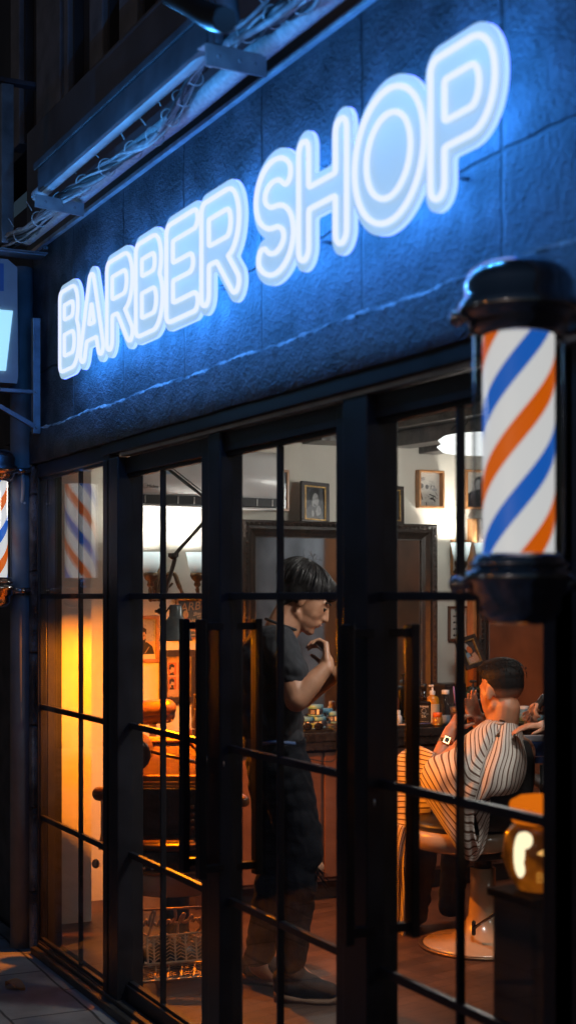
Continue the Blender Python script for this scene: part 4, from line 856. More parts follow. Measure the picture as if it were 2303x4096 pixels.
# rubber mats
for (px0, px1, lab) in ((1210, 1380, 'ribbed black rubber mat under the clippers behind the standing barber'), (1560, 1800, 'ribbed black rubber mat under the combs left of the bottles')):
    a_, c_ = Cx(px0, XC - .04), Cx(px1, XC - .04); r = thing('rubber_mat', (XC - .14, (a_.y + c_.y) / 2, CZ), lab, 'mat')
    b = MB(); b.box((XC - .26, a_.y, CZ + .0005), (XC - .03, c_.y, CZ + .006)); k = 0
    while a_.y + .006 + k * .009 < c_.y - .006: yk = a_.y + .006 + k * .009; b.box((XC - .25, yk, CZ + .0062), (XC - .035, yk + .004, CZ + .0095)); k += 1
    b.build('surface', BLKP, r)
TEAL = mat('pale_blue_lid', (.14, .36, .5), .35, var=.08); JLAB = mat('dark_jar_label', (.035, .035, .05), .4, var=.5, vscale=60)
def jar(px, X, dz, label):
    p = Cx(px, X); p.z += dz + .009
    r = lathe_thing('pomade_jar', p, [('body', [(.0005, 0), (.034, 0), (.037, .004), (.037, .04), (.0005, .04)], JLAB), ('lid', [(.038, .0405), (.0395, .043), (.0395, .057), (.036, .06), (.0005, .06)], TEAL), ('rim', [(.0375, .002), (.0385, .004), (.0385, .009), (.0375, .01)], TEAL)], label, 'jar', 'pale blue lidded pomade jars on the counter')
    nrm = (CAM - p); nrm.z = 0; nrm.normalize(); xr_ = Vector((0, 0, 1)).cross(nrm)
    M = frame_m(p + nrm * .0375 + Vector((0, 0, .025)), xr_, (0, 0, 1)); b = MB(M); b.box((.006, -.012, -.003), (.017, .012, .0012)); 
    for k in range(5): b.box((-.025, .008 - k * .004, -.003), (-.004, .009 - k * .004, .0002))
    b.build('label_print', PAPER, r); return r
XJ = -6.40
jar(1222, XJ, .0, 'front left pomade jar of the bottom row beside the barber'); jar(1272, XJ, .0, 'pomade jar directly under the stacked one'); jar(1262, XJ, .0605, 'pomade jar stacked on top of another, with barcode label'); jar(1300, XJ - .1, .03, 'pomade jar half hidden behind the stack'); jar(1334, XJ - .02, .02, 'pomade jar at the right, against the door stile')
# clipper, scissors, sunglasses
p = Cx(1240, XC - .13); r = thing('hair_clipper', p, 'yellow green hair clipper lying on the rubber mat', 'clipper')
M = frame_m(p + Vector((0, 0, .0245)), (-.1, 1, 0), (0, 0, 1))
b = MB(M); b.box((-.05, -.014, -.022), (.035, .014, .022), .008); b.build('body', mat('olive_clipper', (.34, .38, .08), .35, var=.1), r); b = MB(M); b.box((.036, -.011, -.016), (.055, .011, .016), .004); b.build('blade', BRT, r)
p = Cx(1252, XC - .06); r = thing('sunglasses', p, 'folded dark sunglasses at the counter edge', 'sunglasses'); M = frame_m(p + Vector((0, 0, .027)), (0.1, 1, 0), (0, 0, 1))
for s in (-1, 1): b = MB(M); b.sph((s * .03, 0, 0), (.026, .019, .003), 16, 8); b.build('lens', mat('dark_lens', (.01, .01, .012), .1), r)
b = MB(M); b.tube([(-.006, .004, 0), (0, .007, 0), (.006, .004, 0)], .0015, 5); b.tube(catmull([(-.055, .004, 0), (-.057, 0, -.03), (-.04, -.012, -.08)], 4), .0018, 5); b.build('frame', BRT, r)
def scissors(px, X, ang, label):
    p = Cx(px, X); p.z += .012; r = thing('scissors', p, label, 'scissors'); M = Matrix.Translation(p) @ Matrix.Rotation(ang, 4, 'Z')
    for s in (-1, 1):
        b = MB(M); b.tube([(-.04, s * .014, 0), (0, 0, .001 * s), (.07, -s * .006, .001)], [.003, .0035, .001], 6); b.tube([(-.052 + .013 * math.cos(t), s * .018 + .010 * math.sin(t), 0) for t in np.linspace(0, 2 * PI, 12)[:-1]], .0022, 5, closed=True); b.build('blade', BRT, r)
scissors(1290, XC - .1, 1.3, 'steel scissors beside the olive clipper'); scissors(1325, XC - .13, .6, 'steel scissors next to the right jar'); scissors(1575, XC - .12, 1.2, 'steel scissors on the mat behind the inner door handle')
for k, (px, ang) in enumerate(((1565, 1.0), (1595, 1.5), (1700, 1.25))):
    p = Cx(px, XC - .09); p.z += .012; M = Matrix.Translation(p) @ Matrix.Rotation(ang, 4, 'Z'); b = MB(M); b.box((-.08, -.004, 0), (.08, .004, .004))
    for q in range(26): x = -.076 + q * .006; b.box((x, -.018, .001), (x + .0025, -.0041, .003))
    tag(b.build('comb', [mat('tan_comb', (.5, .33, .2), .4), mat('pale_comb', (.6, .55, .5), .4), mat('blue_comb', (.1, .14, .4), .35)][k]), ['tan comb lying behind the door handle', 'pale comb crossing the tan comb', 'dark blue comb in front of the square black bottle'][k], 'comb')
b = MB(); p = Cx(1290, XC - .03); b.tube(catmull([Cx(1270, XC - .08) + Vector((0, 0, .012)), Cx(1330, XC - .05) + Vector((0, 0, .012)), Cx(1352, XC + .012) + Vector((0, 0, -.03)), Cx(1340, XC + .02) + Vector((0, 0, -.13)), Cx(1290, XC + .015) + Vector((0, 0, -.14)), Cx(1200, XC + .02) + Vector((0, 0, -.11))], 8), .003, 6); tag(b.build('clipper_cord', CABLK), 'black cord looping down over the counter edge', 'cord')
# bottles between the handles and the customer
X1 = -6.42
GLD = mat('gold_liquid', (.55, .25, .02), .25, var=.2); WLAB = mat('cream_label', (.6, .5, .36), .5)
def face_txt(p, r_, z, s, size, m, parent, rot=0, name='lettering'):
    nrm = (CAM - p); nrm.z = 0; nrm.normalize(); xr_ = Vector((0, 0, 1)).cross(nrm)
    return text(name, s, size, frame_m(Vector((p.x, p.y, p.z + z)) + nrm * r_, xr_, (0, 0, 1)) @ Matrix.Rotation(rot, 4, 'Z'), m, parent, ext=.0002)
# square black bottle with white label
p = Cx(1694, X1); r = thing('square_bottle', p, 'square dark glass bottle with black and white label', 'bottle')
nrm = (CAM - p); nrm.z = 0; nrm.normalize(); xr_ = Vector((0, 0, 1)).cross(nrm); M = frame_m(p, xr_, (0, 0, 1)); DG_ = mat('dark_bottle_glass', (.012, .008, .006), .12, var=0, coat=.5)
b = MB(M); b.box((-.038, 0, -.034), (.038, .125, .034), .009); b.tube([(0, .12, 0), (0, .15, 0), (0, .185, 0)], [.03, .016, .014], 16); b.build('body', DG_, r)
b = MB(M); b.tube([(0, .1855, 0), (0, .215, 0)], .0165, 16); b.build('cap', BLKP, r)
b = MB(M); b.box((-.03, .012, .0342), (.03, .105, .0346)); b.build('label_print', mat('black_label', (.02, .02, .02), .5), r)
b = MB(M)
for k in range(3): b.tube([(-.026 + .0 * k, .018 + .04 * k, .035), (.026, .018 + .04 * k, .035)], .0008, 4)
b.tube([(.012 * math.cos(t), .075 + .012 * math.sin(t), .035) for t in np.linspace(0, 2 * PI, 16)[:-1]], .0009, 4, closed=True); b.build('label_lines', PAPER, r)
text('lettering', 'DAPPER', .014, M @ Matrix.Translation((0, .095, .0352)), PAPER, r, ext=.0001); text('lettering', 'DK', .018, M @ Matrix.Translation((0, .045, .0352)), PAPER, r, ext=.0001)
# orange pump bottle
p = Cx(1728, X1 + .02)
r = lathe_thing('pump_bottle', p, [('body', [(.0005, 0), (.034, .001), (.036, .008), (.036, .13), (.03, .145), (.014, .155), (.013, .158)], GLD), ('collar', [(.0145, .1585), (.0145, .178), (.006, .179), (.005, .198)], WHITEP)], 'amber orange pump bottle with white pump and cream label', 'bottle')
b = MB(); b.lathe([(.0365, p.z + .012), (.0368, p.z + .11)], 24, (p.x, p.y, 0), a0=-2.2, a1=1.0); b.build('label_print', WLAB, r)
b = MB(frame_m(p + Vector((0, 0, .2)), xr_, (0, 0, 1))); b.box((-.02, 0, -.006), (.008, .01, .006), .003); b.build('pump_head', WHITEP, r)
# water bottle
p = Cx(1780, X1 + .05); WB = pane_mat('water_bottle_plastic', (.82, .86, .9), 2.2, .05)
lathe_thing('water_bottle', p, [('body', [(.0005, .001), (.03, .003), (.032, .02), (.029, .05), (.033, .07), (.033, .1), (.025, .13), (.02, .15), (.018, .16)], WB), ('cap', [(.019, .161), (.02, .163), (.02, .182), (.0005, .183)], WHITEP), ('water', [(.0005, .004), (.029, .006), (.03, .02), (.027, .05), (.0005, .0505)], mat('still_water', (.35, .4, .45), .08, var=0))], 'clear square-shouldered water bottle with white cap', 'bottle')
p = Cx(1748, X1 + .13)
lathe_thing('small_jar', p, [('body', [(.0005, 0), (.024, .001), (.026, .006), (.026, .045), (.022, .05)], mat('amber_jar_glass', (.42, .2, .05), .15, var=.2)), ('lid', [(.0235, .0505), (.0245, .052), (.0245, .072), (.0005, .074)], mat('orange_lid', (.75, .13, .01), .35)), ('rim', [(.0265, .004), (.028, .006), (.028, .014), (.0265, .016)], mat('gold_rim', (.4, .24, .06), .3, .8))], 'small amber jar with bright orange lid', 'jar')
p = Cx(1822, X1 + .06)
r = lathe_thing('iced_drink', p, [('cup', [(.028, 0), (.031, .03), (.035, .105), (.037, .107), (.037, .112), (.0345, .112), (.027, .004)], pane_mat('cup_plastic', (.9, .88, .86), 2.0, .05)), ('drink', [(.0005, .003), (.027, .004), (.031, .06), (.0005, .0605)], mat('pink_brown_tea', (.3, .13, .09), .35, var=.3)), ('ice', [(.0005, .0606), (.031, .061), (.033, .09), (.0005, .095)], mat('crushed_ice', (.5, .42, .4), .4, var=.5, vscale=80))], 'clear cup of iced tea with a purple straw', 'drink')
b = MB(); b.tube([p + Vector((0, 0, .08)), p + Vector((.0, -.015, .2))], .005, 8); b.build('straw', mat('purple_straw', (.32, .2, .5), .4), r)
p = Cx(1890, X1 + .02)
r = lathe_thing('pump_bottle', p, [('body', [(.0005, 0), (.036, .001), (.037, .006), (.037, .145), (.033, .155), (.016, .16)], BLKP), ('collar', [(.02, .1605), (.02, .19), (.006, .191), (.006, .215)], BLKP)], 'black pump bottle with plus MEN lettering', 'bottle')
b = MB(frame_m(p + Vector((0, 0, .215)), xr_, (0, 0, 1))); b.box((-.02, 0, -.012), (.02, .012, .012), .005); b.build('pump_head', BLKP, r)
face_txt(p, .0375, .07, 'plus', .026, PAPER, r, PI / 2).location += xr_ * -.017; face_txt(p, .0375, .07, 'MEN', .026, PAPER, r, PI / 2).location += xr_ * .012
# black box speaker, plant, paper cup, tissue pack
p = Cx(1797, XW + .22); r = thing('black_speaker', p, 'black box speaker behind the bottles between the mirrors', 'speaker'); M = frame_m(p, (0, 1, 0), (0, 0, 1))
b = MB(M); b.box((-.065, 0, -.08), (.075, .2, .05), .008); b.build('cabinet', BLKP, r); b = MB(M); b.box((-.055, .02, .0505), (.0, .175, .054), .002); b.box((-.05, .182, .0505), (-.02, .192, .0515)); b.build('front_grille', mat('speaker_grille', (.045, .045, .05), .5), r)
p = Cx(1866, XW + .2); r = thing('potted_plant', p, 'small plant with drooping green and orange leaves beside the black pump bottle', 'plant')
b = MB(); b.lathe([(.0005, p.z), (.03, p.z + .001), (.038, p.z + .07), (.034, p.z + .07), (.0005, p.z + .06)], 20, (p.x, p.y, 0)); b.build('pot', mat('dark_pot', (.05, .03, .02), .5), r)
for k in range(16):
    a_ = k * 2.4; h_ = .06 + .07 * R1.random(); rr_ = .03 + .04 * R1.random(); base = p + Vector((0, 0, .06)); tip = base + Vector((rr_ * math.cos(a_), rr_ * math.sin(a_), h_)); sd = Vector((-math.sin(a_), math.cos(a_), 0)) * .016; mid = (base + tip) / 2 + Vector((0, 0, .03))
    b = MB(); b.tube([base, mid, tip], .0012, 4); e_ = tip + Vector((math.cos(a_) * .035, math.sin(a_) * .035, -.02)); b.grid([[tip, tip, tip], [(tip + e_) / 2 - sd, (tip + e_) / 2 + Vector((0, 0, .008)), (tip + e_) / 2 + sd], [e_, e_, e_]]); b.build('leaf', mat('orange_leaf', (.4, .16, .05), .5) if k % 4 == 0 else mat('olive_leaf', (.10, .13, .05), .5), r)
p = Cx(2043, XW + .25); r = lathe_thing('paper_cup', p, [('body', [(.0005, 0), (.036, .001), (.036, .3), (.033, .3), (.033, .005)], mat('white_paper_roll', (.62, .62, .62), .5))], 'tall white paper cup stack standing above the customer head', 'cup')
p = Cx(1958, XW + .28); lathe_thing('dispenser', p, [('stem', [(.02, 0), (.02, .27), (.006, .275), (.006, .3)], WHITEP), ('knob', [(.0005, .3), (.012, .302), (.012, .31), (.0005, .312)], BRT)], 'slim white dispenser with round knob behind the customer head', 'dispenser')
lathe_thing('white_bottle', Cx(1588, X1 + .02), [('body', [(.0005, 0), (.024, .001), (.024, .05), (.015, .06)], WHITEP), ('cap', [(.0165, .0605), (.0165, .082), (.0005, .083)], WHITEP)], 'short white bottle reflected in the mirror behind the door handle', 'bottle')
lathe_thing('amber_bottle', Cx(1568, X1 - .1), [('body', [(.0005, 0), (.036, .001), (.036, .12), (.03, .14), (.02, .145)], mat('terracotta_pot', (.25, .07, .03), .5, var=.3)), ('cap', [(.021, .1455), (.021, .165), (.0005, .166)], mat('terracotta_pot', (0, 0, 0)))], 'red brown canister behind the short white bottle', 'canister')
lathe_thing('blue_jar', Cx(2092, X1), [('body', [(.0005, 0), (.03, .001), (.03, .06), (.0005, .06)], mat('blue_jar', (.12, .3, .45), .35)), ('lid', [(.031, .0605), (.031, .075), (.0005, .076)], WHITEP)], 'pale blue jar right of the customer head', 'jar')
lathe_thing('dark_jar', Cx(2200, X1 + .03), [('body', [(.0005, 0), (.035, .001), (.035, .05), (.0005, .05)], mat('navy_jar', (.03, .03, .08), .3)), ('lid', [(.036, .0505), (.036, .065), (.0005, .066)], mat('navy_jar', (0, 0, 0)))], 'navy jar beside the right door edge', 'jar')
for k, (px, c_) in enumerate(((2110, TEAL), (2145, TEAL))):
    p = Cx(px, X1 + .08); b = MB(); b.lathe([(.0005, p.z), (.045, p.z + .001), (.046, p.z + .022), (.042, p.z + .028), (.0005, p.z + .03)], 24, (p.x, p.y, 0)); tag(b.build('round_tin', c_), ['round pale blue tin next to the customer ear', 'round pale blue tin above the hand holding a brush'][k], 'tin')
# leaning photo between mirrors
pq = W(1880, 2608, .2); M = frame_m(pq, (0, 1, 0), (0, 0, 1)) @ Matrix.Rotation(-.30 * -1 if False else .26, 4, 'Z') @ Matrix.Rotation(-.3, 4, 'X')
pframe('photo_frame', None, 'tilted dark photo frame with a colourful picture leaning on the black speaker', 'photo frame', DWOOD, color_photo, .022, .022, inner=GOLD, M=M, dist=(.135, .18))
# cola bottles in a crate
p = W(785, 2960, .32); p.z = W(785, 2985, .32).z; r = thing('cola_crate', p, 'small red brown crate under the glass cola bottles', 'crate')
b = MB(); b.box((p.x - .06, p.y - .04, CZ - .01), (p.x + .05, p.y + .12, p.z + .085), .004); b.build('box', mat('red_brown_crate', (.25, .05, .02), .45, var=.3), r)
COLA = mat('dark_cola_glass', (.03, .012, .006), .1, var=0, coat=.5)
for k, (dx, dy, dz) in enumerate(((.055, -.02, .0), (.0, .0, .012), (.05, .035, -.008))):
    q = Vector((p.x + .0 + dx, p.y + dy - .0, p.z + .0 + dz)); base = CZ + .0
    q2 = Vector((q.x, q.y, p.z + .086 if k == 1 else p.z + .02)); z0 = q2.z
    rr2 = lathe_thing('cola_bottle', q2, [('body', [(.0005, 0), (.024, .001), (.026, .02), (.023, .045), (.027, .08), (.024, .11), (.013, .145), (.011, .165)], COLA), ('cap', [(.0135, .1655), (.0135, .173), (.0005, .174)], mat('gold_cap', (.5, .3, .12), .3, .8))], ['glass cola bottle at the left of the group, partly behind the door handle', 'glass cola bottle at the back of the group', 'glass cola bottle at the right with white script lettering'][k], 'bottle', 'glass cola bottles behind the first door')
    if k != 1: face_txt(q2, .0275, .075, 'Coca-Cola', .017, PAPER, rr2)
# side table under them, the counter for the left chair
b = MB(); b.box((XW + .002, W(655, 0, 0).y, FL), (XW + .42, .945, CZ - .012), .005); tag(b.build('side_cabinet', mat('dark_side_cabinet', (.05, .025, .015), .5, var=.3)), 'low dark cabinet behind the leather chair carrying the cola crate', 'cabinet')
# ------------------------------------------------------------ vintage leather chair at the left (faces the street end of the room)
Zc = 6.0
def V(px, py, Z=Zc): return Q(px, py, Z)
vc = thing('vintage_barber_chair', Vector((V(690, 0, 5.95).x, V(690, 0, 5.95).y, FL)), 'vintage barber chair in tan leather with ornate cast footrest, behind the first door', 'barber chair')
GOLDT = mat('honey_wood_trim', (.5, .25, .07), .3, var=.3, vscale=20, coat=.3); IRON = mat('cream_cast_iron', (.52, .33, .2), .45, .2, var=.25, vscale=30)
def VM(px, py, Z, tilt=0.0): return frame_m(Q(px, py, Z), RT, (0, 0, 1)) @ Matrix.Rotation(tilt, 4, 'Z')
k_ = 6.2 / FPX
# headrest bolster
M = VM(612, 2845, 6.33, .075); b = MB(M)
b.cap((-.062, .008, 0), (.062, .008, 0), .043, .043, 24); organic(b, 'headrest', LEATH, vc, .005, 2)
b = MB(M); b.cap((-.062, -.022, .0), (.062, -.022, .0), .036, .036, 20); organic(b, 'headrest_base', mat('dark_tan_leather', (.13, .05, .02), .42, var=.3, bump=.2), vc, .005, 2)
for i in range(9): x = -.085 + i * .021; b = MB(M); b.sph((x, -.045 - .006 * (abs(i - 4) < 3), .028), .0045, 8, 6); b.build('stud', GOLD, vc)
b = MB(VM(612, 2960, 6.33)); b.box((-.016, -.01, -.008), (.016, .09, .008), .003); b.box((-.045, -.008, -.012), (.045, .0, .012), .003); b.build('post', mat('ivory_enamel', (.7, .48, .2), .3), vc)
# backrest: wood rim, leather panel, arched gold moulding
M = VM(680, 3045, 6.2) @ Matrix.Rotation(-.6, 4, 'X') @ Matrix.Diagonal((1, 1.2, 1, 1)); s = 6.1 / FPX
b = MB(M)
arcp = [(-150 * s, -80 * s)] + [(-150 * s, 70 * s), (60 * s, 78 * s)] + [((60 + 72 * math.sin(t)) * s, (-40 + 118 * math.cos(t)) * s) for t in np.linspace(.15, 1.5, 12)] + [(132 * s, -80 * s)]
b.prism(arcp, -.03, .0); b.build('backrest', LEATH, vc)
b = MB(M); b.tube([(x, y, .006) for x, y in arcp[1:]], .0075, 8); b.build('gold_piping', GOLDT, vc)
b = MB(M); b.box((-150 * s, 78 * s, -.03), (70 * s, 90 * s, .012), .003); b.build('top_trim', GOLDT, vc)
# rod / recline lever
b = MB(); b.tube([Q(580, 3000, 5.98), Q(805, 3055, 5.98)], .008, 10); b.build('lever', BRONZE, vc)
# arm roll at the left
b = MB(); b.cap(Q(545, 2998, 6.1), Q(520, 3010, 5.82), .075, .075, 26); organic(b, 'armrest', LEATH, vc, .008, 2)
b = MB(frame_m(Q(533, 3020, 5.72), RT, (0, 0, 1))); b.lathe([(.0005, .012), (.05, .01), (.066, .004), (.07, -.01)], 30); b.build('armrest_end', mat('dark_leather_disc', (.05, .025, .015), .35, var=.3), vc)
b = MB(); b.cap(Q(398, 3175, 6.15), Q(455, 3180, 6.1), .032, .03, 16); organic(b, 'armrest_pad', LEATH, vc, .006, 2)
b = MB(); b.tube([Q(415, 3200, 6.1), Q(415, 3330, 6.1), Q(405, 3400, 6.08)], .012, 10); b.sph(Q(384, 3455, 6.05), (.022, .016, .02)); b.build('side_bracket', PORC, vc)
b = MB(); b.cap(Q(950, 3195, 6.05), Q(975, 3205, 6.0), .03, .026, 14); organic(b, 'armrest_pad', LEATH, vc, .006, 2)
# wood rails, dark seat front with studs, seat roll, enamel skirt
def vbox(name, px0, py0, px1, py1, Z, d, m, bev=.003):
    a_, c_ = Q(px0, py1, Z), Q(px1, py0, Z); w = (a_ - c_); w.z = 0; M = frame_m(a_, RT, (0, 0, 1)); b = MB(M); b.box((0, 0, -d), (w.length, c_.z - a_.z, 0), bev); return b.build(name, m, vc)
vbox('rail', 530, 3104, 822, 3126, 5.98, .05, GOLDT); vbox('rail', 535, 3130, 822, 3142, 5.985, .05, GOLDT); vbox('rail', 520, 3146, 822, 3153, 5.98, .05, GOLDT)
vbox('seat_panel', 505, 3158, 825, 3345, 5.99, .06, mat('worn_black_leather', (.035, .033, .032), .5, var=.5, vscale=12, bump=.2))
vbox('stud_plate', 757, 3160, 800, 3350, 5.928, .008, mat('embossed_plate', (.06, .055, .05), .4, .6, var=.5, vscale=120, bump=.4))
for y in (3228, 3258, 3284, 3312): b = MB(); b.sph(Q(770, y, 5.915), .009, 12, 8); b.build('button', BRONZE, vc)
def tray(name, y0, y1, r, m, Zb=5.95, px=690, n=40):
    c0 = Q(px, y1, Zb - r + .0); c = Vector((V(px, 0, Zb).x, V(px, 0, Zb).y, 0)); za, zb2 = Q(px, y1, Zb - r).z, Q(px, y0, Zb - r).z
    b = MB(); b.lathe([(.001, za), (r * .97, za), (r, za + .006), (r, zb2 - .006), (r * .97, zb2), (.001, zb2)], n, c); return b.build(name, m, vc)
tray('seat_cushion', 3382, 3408, .21, LEATH); tray('seat_base', 3409, 3488, .2, mat('seat_black', (.02, .018, .016), .45)); tray('seat_rim', 3492, 3504, .205, GOLDT); tray('enamel_skirt', 3506, 3592, .202, PORC)
for i in range(12): 
    t = -2.6 + i * .18; c = Vector((V(690, 0, 5.95).x, V(690, 0, 5.95).y, 0)); z = Q(690, 3478, 5.75).z; b = MB(); b.sph((c.x + .2 * math.cos(t), c.y + .2 * math.sin(t), z), .007, 8, 6); b.build('stud', BRT, vc)
b = MB(); c = V(700, 0, 6.0); b.lathe([(.17, FL), (.17, FL + .03), (.09, FL + .06), (.06, FL + .12), (.06, .3)], 32, (c.x, c.y, 0)); b.build('pedestal', mat('dark_iron', (.03, .028, .025), .4, .5), vc)
# ornate cast footrest: script plate, diamonds, grille
M = frame_m(Q(535, 3765, 5.55), RT, (0, 0, 1)); s = 5.55 / FPX
def fl(pts, r=.0075): return [(x * s, y * s, 0) for x, y in pts]
b = MB(M)
b.tube(fl([(-12, 122), (290, 138)]), .005, 8)
scr = [[(0, 80), (12, 105), (22, 92), (10, 72), (2, 55), (20, 62), (34, 78), (40, 62), (52, 85), (60, 62), (72, 110), (86, 118), (80, 85), (66, 40), (56, 18)], [(80, 75), (96, 60), (104, 82), (116, 88), (110, 66), (128, 70), (140, 84), (150, 72)], [(165, 128), (168, 95), (158, 80), (178, 70), (190, 96), (204, 112), (196, 78), (218, 84), (232, 104), (236, 80), (250, 90), (262, 76)], [(175, 78), (176, 20)], [(262, 95), (270, 60), (256, 44), (246, 30)]]
for k, p_ in enumerate(scr): b.tube(catmull(fl(p_), 4), .0062, 6)
for cx in (30, 120, 210): b.tube(fl([(cx - 50, 8), (cx, 34), (cx + 50, 8), (cx, -18)]), .005, 6, closed=True)
for cx in (75, 165, 240): b.tube([((cx + 22 * math.cos(t)) * s, (8 + 11 * math.sin(t)) * s, 0) for t in np.linspace(0, 2 * PI, 14)[:-1]], .0045, 6, closed=True)
b.tube(fl([(-12, 122), (-14, -150)]), .006, 8); b.build('footrest_script', IRON, vc)
def grille(y0, y1, x0, x1, Z, slant, name):
    w_, h_ = (x1 - x0) * s, (y1 - y0) * s; M = frame_m(Q(x0, y1, Z), RT, (0, 0, 1)) @ Matrix.Rotation(.09, 4, 'Z') @ Matrix.Rotation(slant, 4, 'X'); b = MB(M); H_ = h_ / max(math.cos(slant), .2)
    for (p_, q_) in (((0, 0), (w_, .007)), ((0, H_ - .006), (w_, H_)), ((0, .007), (.007, H_ - .006)), ((w_ - .007, .007), (w_, H_ - .006))): b.box((p_[0], p_[1], 0), (q_[0], q_[1], .01), .001)
    nb = 6
    for i in range(nb):
        xc = w_ * (i + .7) / (nb + .2); b.box((xc - .003, .008, .002), (xc + .003, H_ - .007, .008))
        for j in range(7):
            yj = .012 + (H_ - .024) * j / 6.5
            for sg in (-1, 1):
                xe = xc + sg * w_ / nb * .48; b.tube([(xc, yj, .005), (min(max(xe, .004), w_ - .004), yj + .012, .005)], .0017, 4, smooth=False)
    b.build(name, IRON, vc)
grille(3757, 3862, 590, 850, 5.45, -.35, 'foot_grille'); grille(3905, 3940, 530, 850, 5.42, -1.25, 'foot_plate')
b = MB(M); b.tube(catmull(fl([(60, -130), (95, -160), (108, -200), (112, -240)]), 5), .012, 8); b.tube(catmull(fl([(40, -90), (70, -100), (85, -85)]), 4), .010, 8); b.build('footrest_bracket', IRON, vc)
# ------------------------------------------------------------ customer chair
cc = Q(1930, 0, 6.24); ch = thing('barber_chair', (cc.x, cc.y, FL), 'cream and black hydraulic barber chair under the customer in the striped cape', 'barber chair')
b = MB(); b.lathe([(.0005, FL), (.262, FL + .001), (.262, FL + .014), (.25, FL + .02), (.14, FL + .04), (.125, FL + .055), (.10, FL + .07), (.065, FL + .13), (.058, FL + .22), (.056, FL + .34), (.001, FL + .341)], 48, (cc.x, cc.y, 0)); b.build('pedestal', PORC, ch)
b = MB(); b.lathe([(.266, FL + .0005), (.285, FL + .002), (.285, FL + .012), (.266, FL + .013)], 48, (cc.x, cc.y, 0)); b.build('floor_ring', BRONZE, ch)
b = MB(); b.tube([Q(1890, 3715, 6.1), Q(1985, 3650, 5.95)], .007, 8); b.cap(Q(1893, 3690, 6.1), Q(1893, 3735, 6.1), .009, .009); b.build('lever', CHROME, ch)
b = MB(); b.lathe([(.001, .36), (.04, .361), (.04, .42), (.001, .421)], 20, (cc.x, cc.y, 0)); b.box((cc.x - .16, cc.y - .16, .421), (cc.x + .16, cc.y + .16, .455), .01); b.build('lift', BLKP, ch)
sc2 = Q(1850, 0, 6.2)
b = MB(); b.lathe([(.001, .456), (.2, .457), (.245, .475), (.25, .53), (.235, .545), (.001, .545)], 44, (sc2.x, sc2.y, 0)); b.build('seat_shell', PORC, ch)
b = MB(); b.sph((sc2.x, sc2.y, .56), (.225, .225, .05), 24, 12); b.build('seat_cushion', BLEATH, ch)
# backrest behind the customer: nearer to camera, rounded shell
rows = []
for j, (y, w0, w1) in enumerate(((2960, 1960, 2095), (2985, 1925, 2120), (3060, 1905, 2135), (3130, 1900, 2130), (3190, 1890, 2120), (3270, 1870, 2090), (3330, 1880, 2040))):
    r_ = []
    for i in range(13):
        t = i / 12; px = w0 + (w1 - w0) * t; r_.append(Q(px, y, 6.02 - .05 * math.sin(PI * t) + .10 * j / 6 * 0))
    rows.append(r_)
me_b = MB(); me_b.grid(rows); me = me_b.mesh([BLEATH], 'backrest'); me = evaluated(me, [('SOLIDIFY', dict(thickness=.045, offset=0)), ('SUBSURF', dict(levels=1))]); put('backrest', me, ch)
for s_ in (-1, 1):
    b = MB(); q = Vector((cc.x, cc.y, 0)) + RT * (.27 * s_) + AX * .05; b.cap(q + Vector((0, 0, .72)) - AX * .14, q + Vector((0, 0, .72)) + AX * .16, .028, .026); b.tube([q + Vector((0, 0, .52)), q + Vector((0, 0, .71))], .014, 8); b.build('armrest', BLEATH, ch)
# ------------------------------------------------------------ people
def head(mb, c, fwd, up, s=1.0):
    """adult head: c = centre between the ears; returns local frame"""
    f = Vector(fwd).normalized(); u = Vector(up); u = (u - f * u.dot(f)).normalized(); r = u.cross(f)      # r = person's left... right-handed
    R = Matrix((f, r, u)).transposed(); P = lambda x, y, z: Vector(c) + (f * x + r * y + u * z) * s
    mb.sph(P(-.012, 0, .045), (.098 * s, .077 * s, .088 * s), 24, 16, R)          # cranium
    mb.sph(P(.033, 0, .0), (.062 * s, .067 * s, .08 * s), 20, 14, R)             # face
    mb.sph(P(.04, 0, -.05), (.052 * s, .056 * s, .052 * s), 18, 12, R)           # jaw
    mb.sph(P(.068, 0, -.088), (.024 * s, .026 * s, .02 * s), 14, 10, R)           # chin
    mb.cap(P(.0, .044, -.05), P(.055, .022, -.085), .02 * s, .018 * s); mb.cap(P(.0, -.044, -.05), P(.055, -.022, -.085), .02 * s, .018 * s)
    mb.cap(P(.088, 0, .022), P(.107, 0, -.022), .009 * s, .0125 * s)                 # nose
    for q in (-1, 1):
        mb.sph(P(.099, q * .012, -.024), .0085 * s, 10, 8)
        mb.cap(P(.082, q * .012, .034), P(.076, q * .042, .034), .010 * s, .008 * s)    # brow
        mb.sph(P(.05, q * .034, -.02), (.03 * s, .028 * s, .036 * s), 12, 8, R)      # cheek
        mb.sph(P(-.005, q * .077, .0), (.017 * s, .008 * s, .03 * s), 14, 10, R @ Matrix.Rotation(q * .35, 3, 'Z'))   # ear
    mb.cap(P(.094, -.014, -.044), P(.094, .014, -.044), .0075 * s, .0075 * s); mb.cap(P(.09, -.013, -.055), P(.09, .013, -.055), .0085 * s, .0085 * s)
    return P, f, r, u, R
def face_bits(P, R, person, s=1.0, closed=True):
    for q in (-1, 1):
        b = MB(); b.sph(P(.083, q * .029, .010), .0085 * s, 12, 8); b.build('eye', mat('eye_dark', (.06, .045, .04), .25), person)
        b = MB(); b.tube(catmull([P(.088, q * .014, .016), P(.092, q * .028, .0145), P(.082, q * .044, .014)], 5), .0016 * s, 5); b.tube(catmull([P(.0975, q * .008, .037), P(.0935, q * .028, .041), P(.078, q * .05, .036)], 5), .0026 * s, 5); b.build('brow_and_lashes', HAIR, person)
    b = MB(); b.tube(catmull([P(.094, -.02, -.0495), P(.104, 0, -.0485), P(.094, .02, -.0495)], 6), .0022 * s, 6); b.build('lips', SKIND, person)
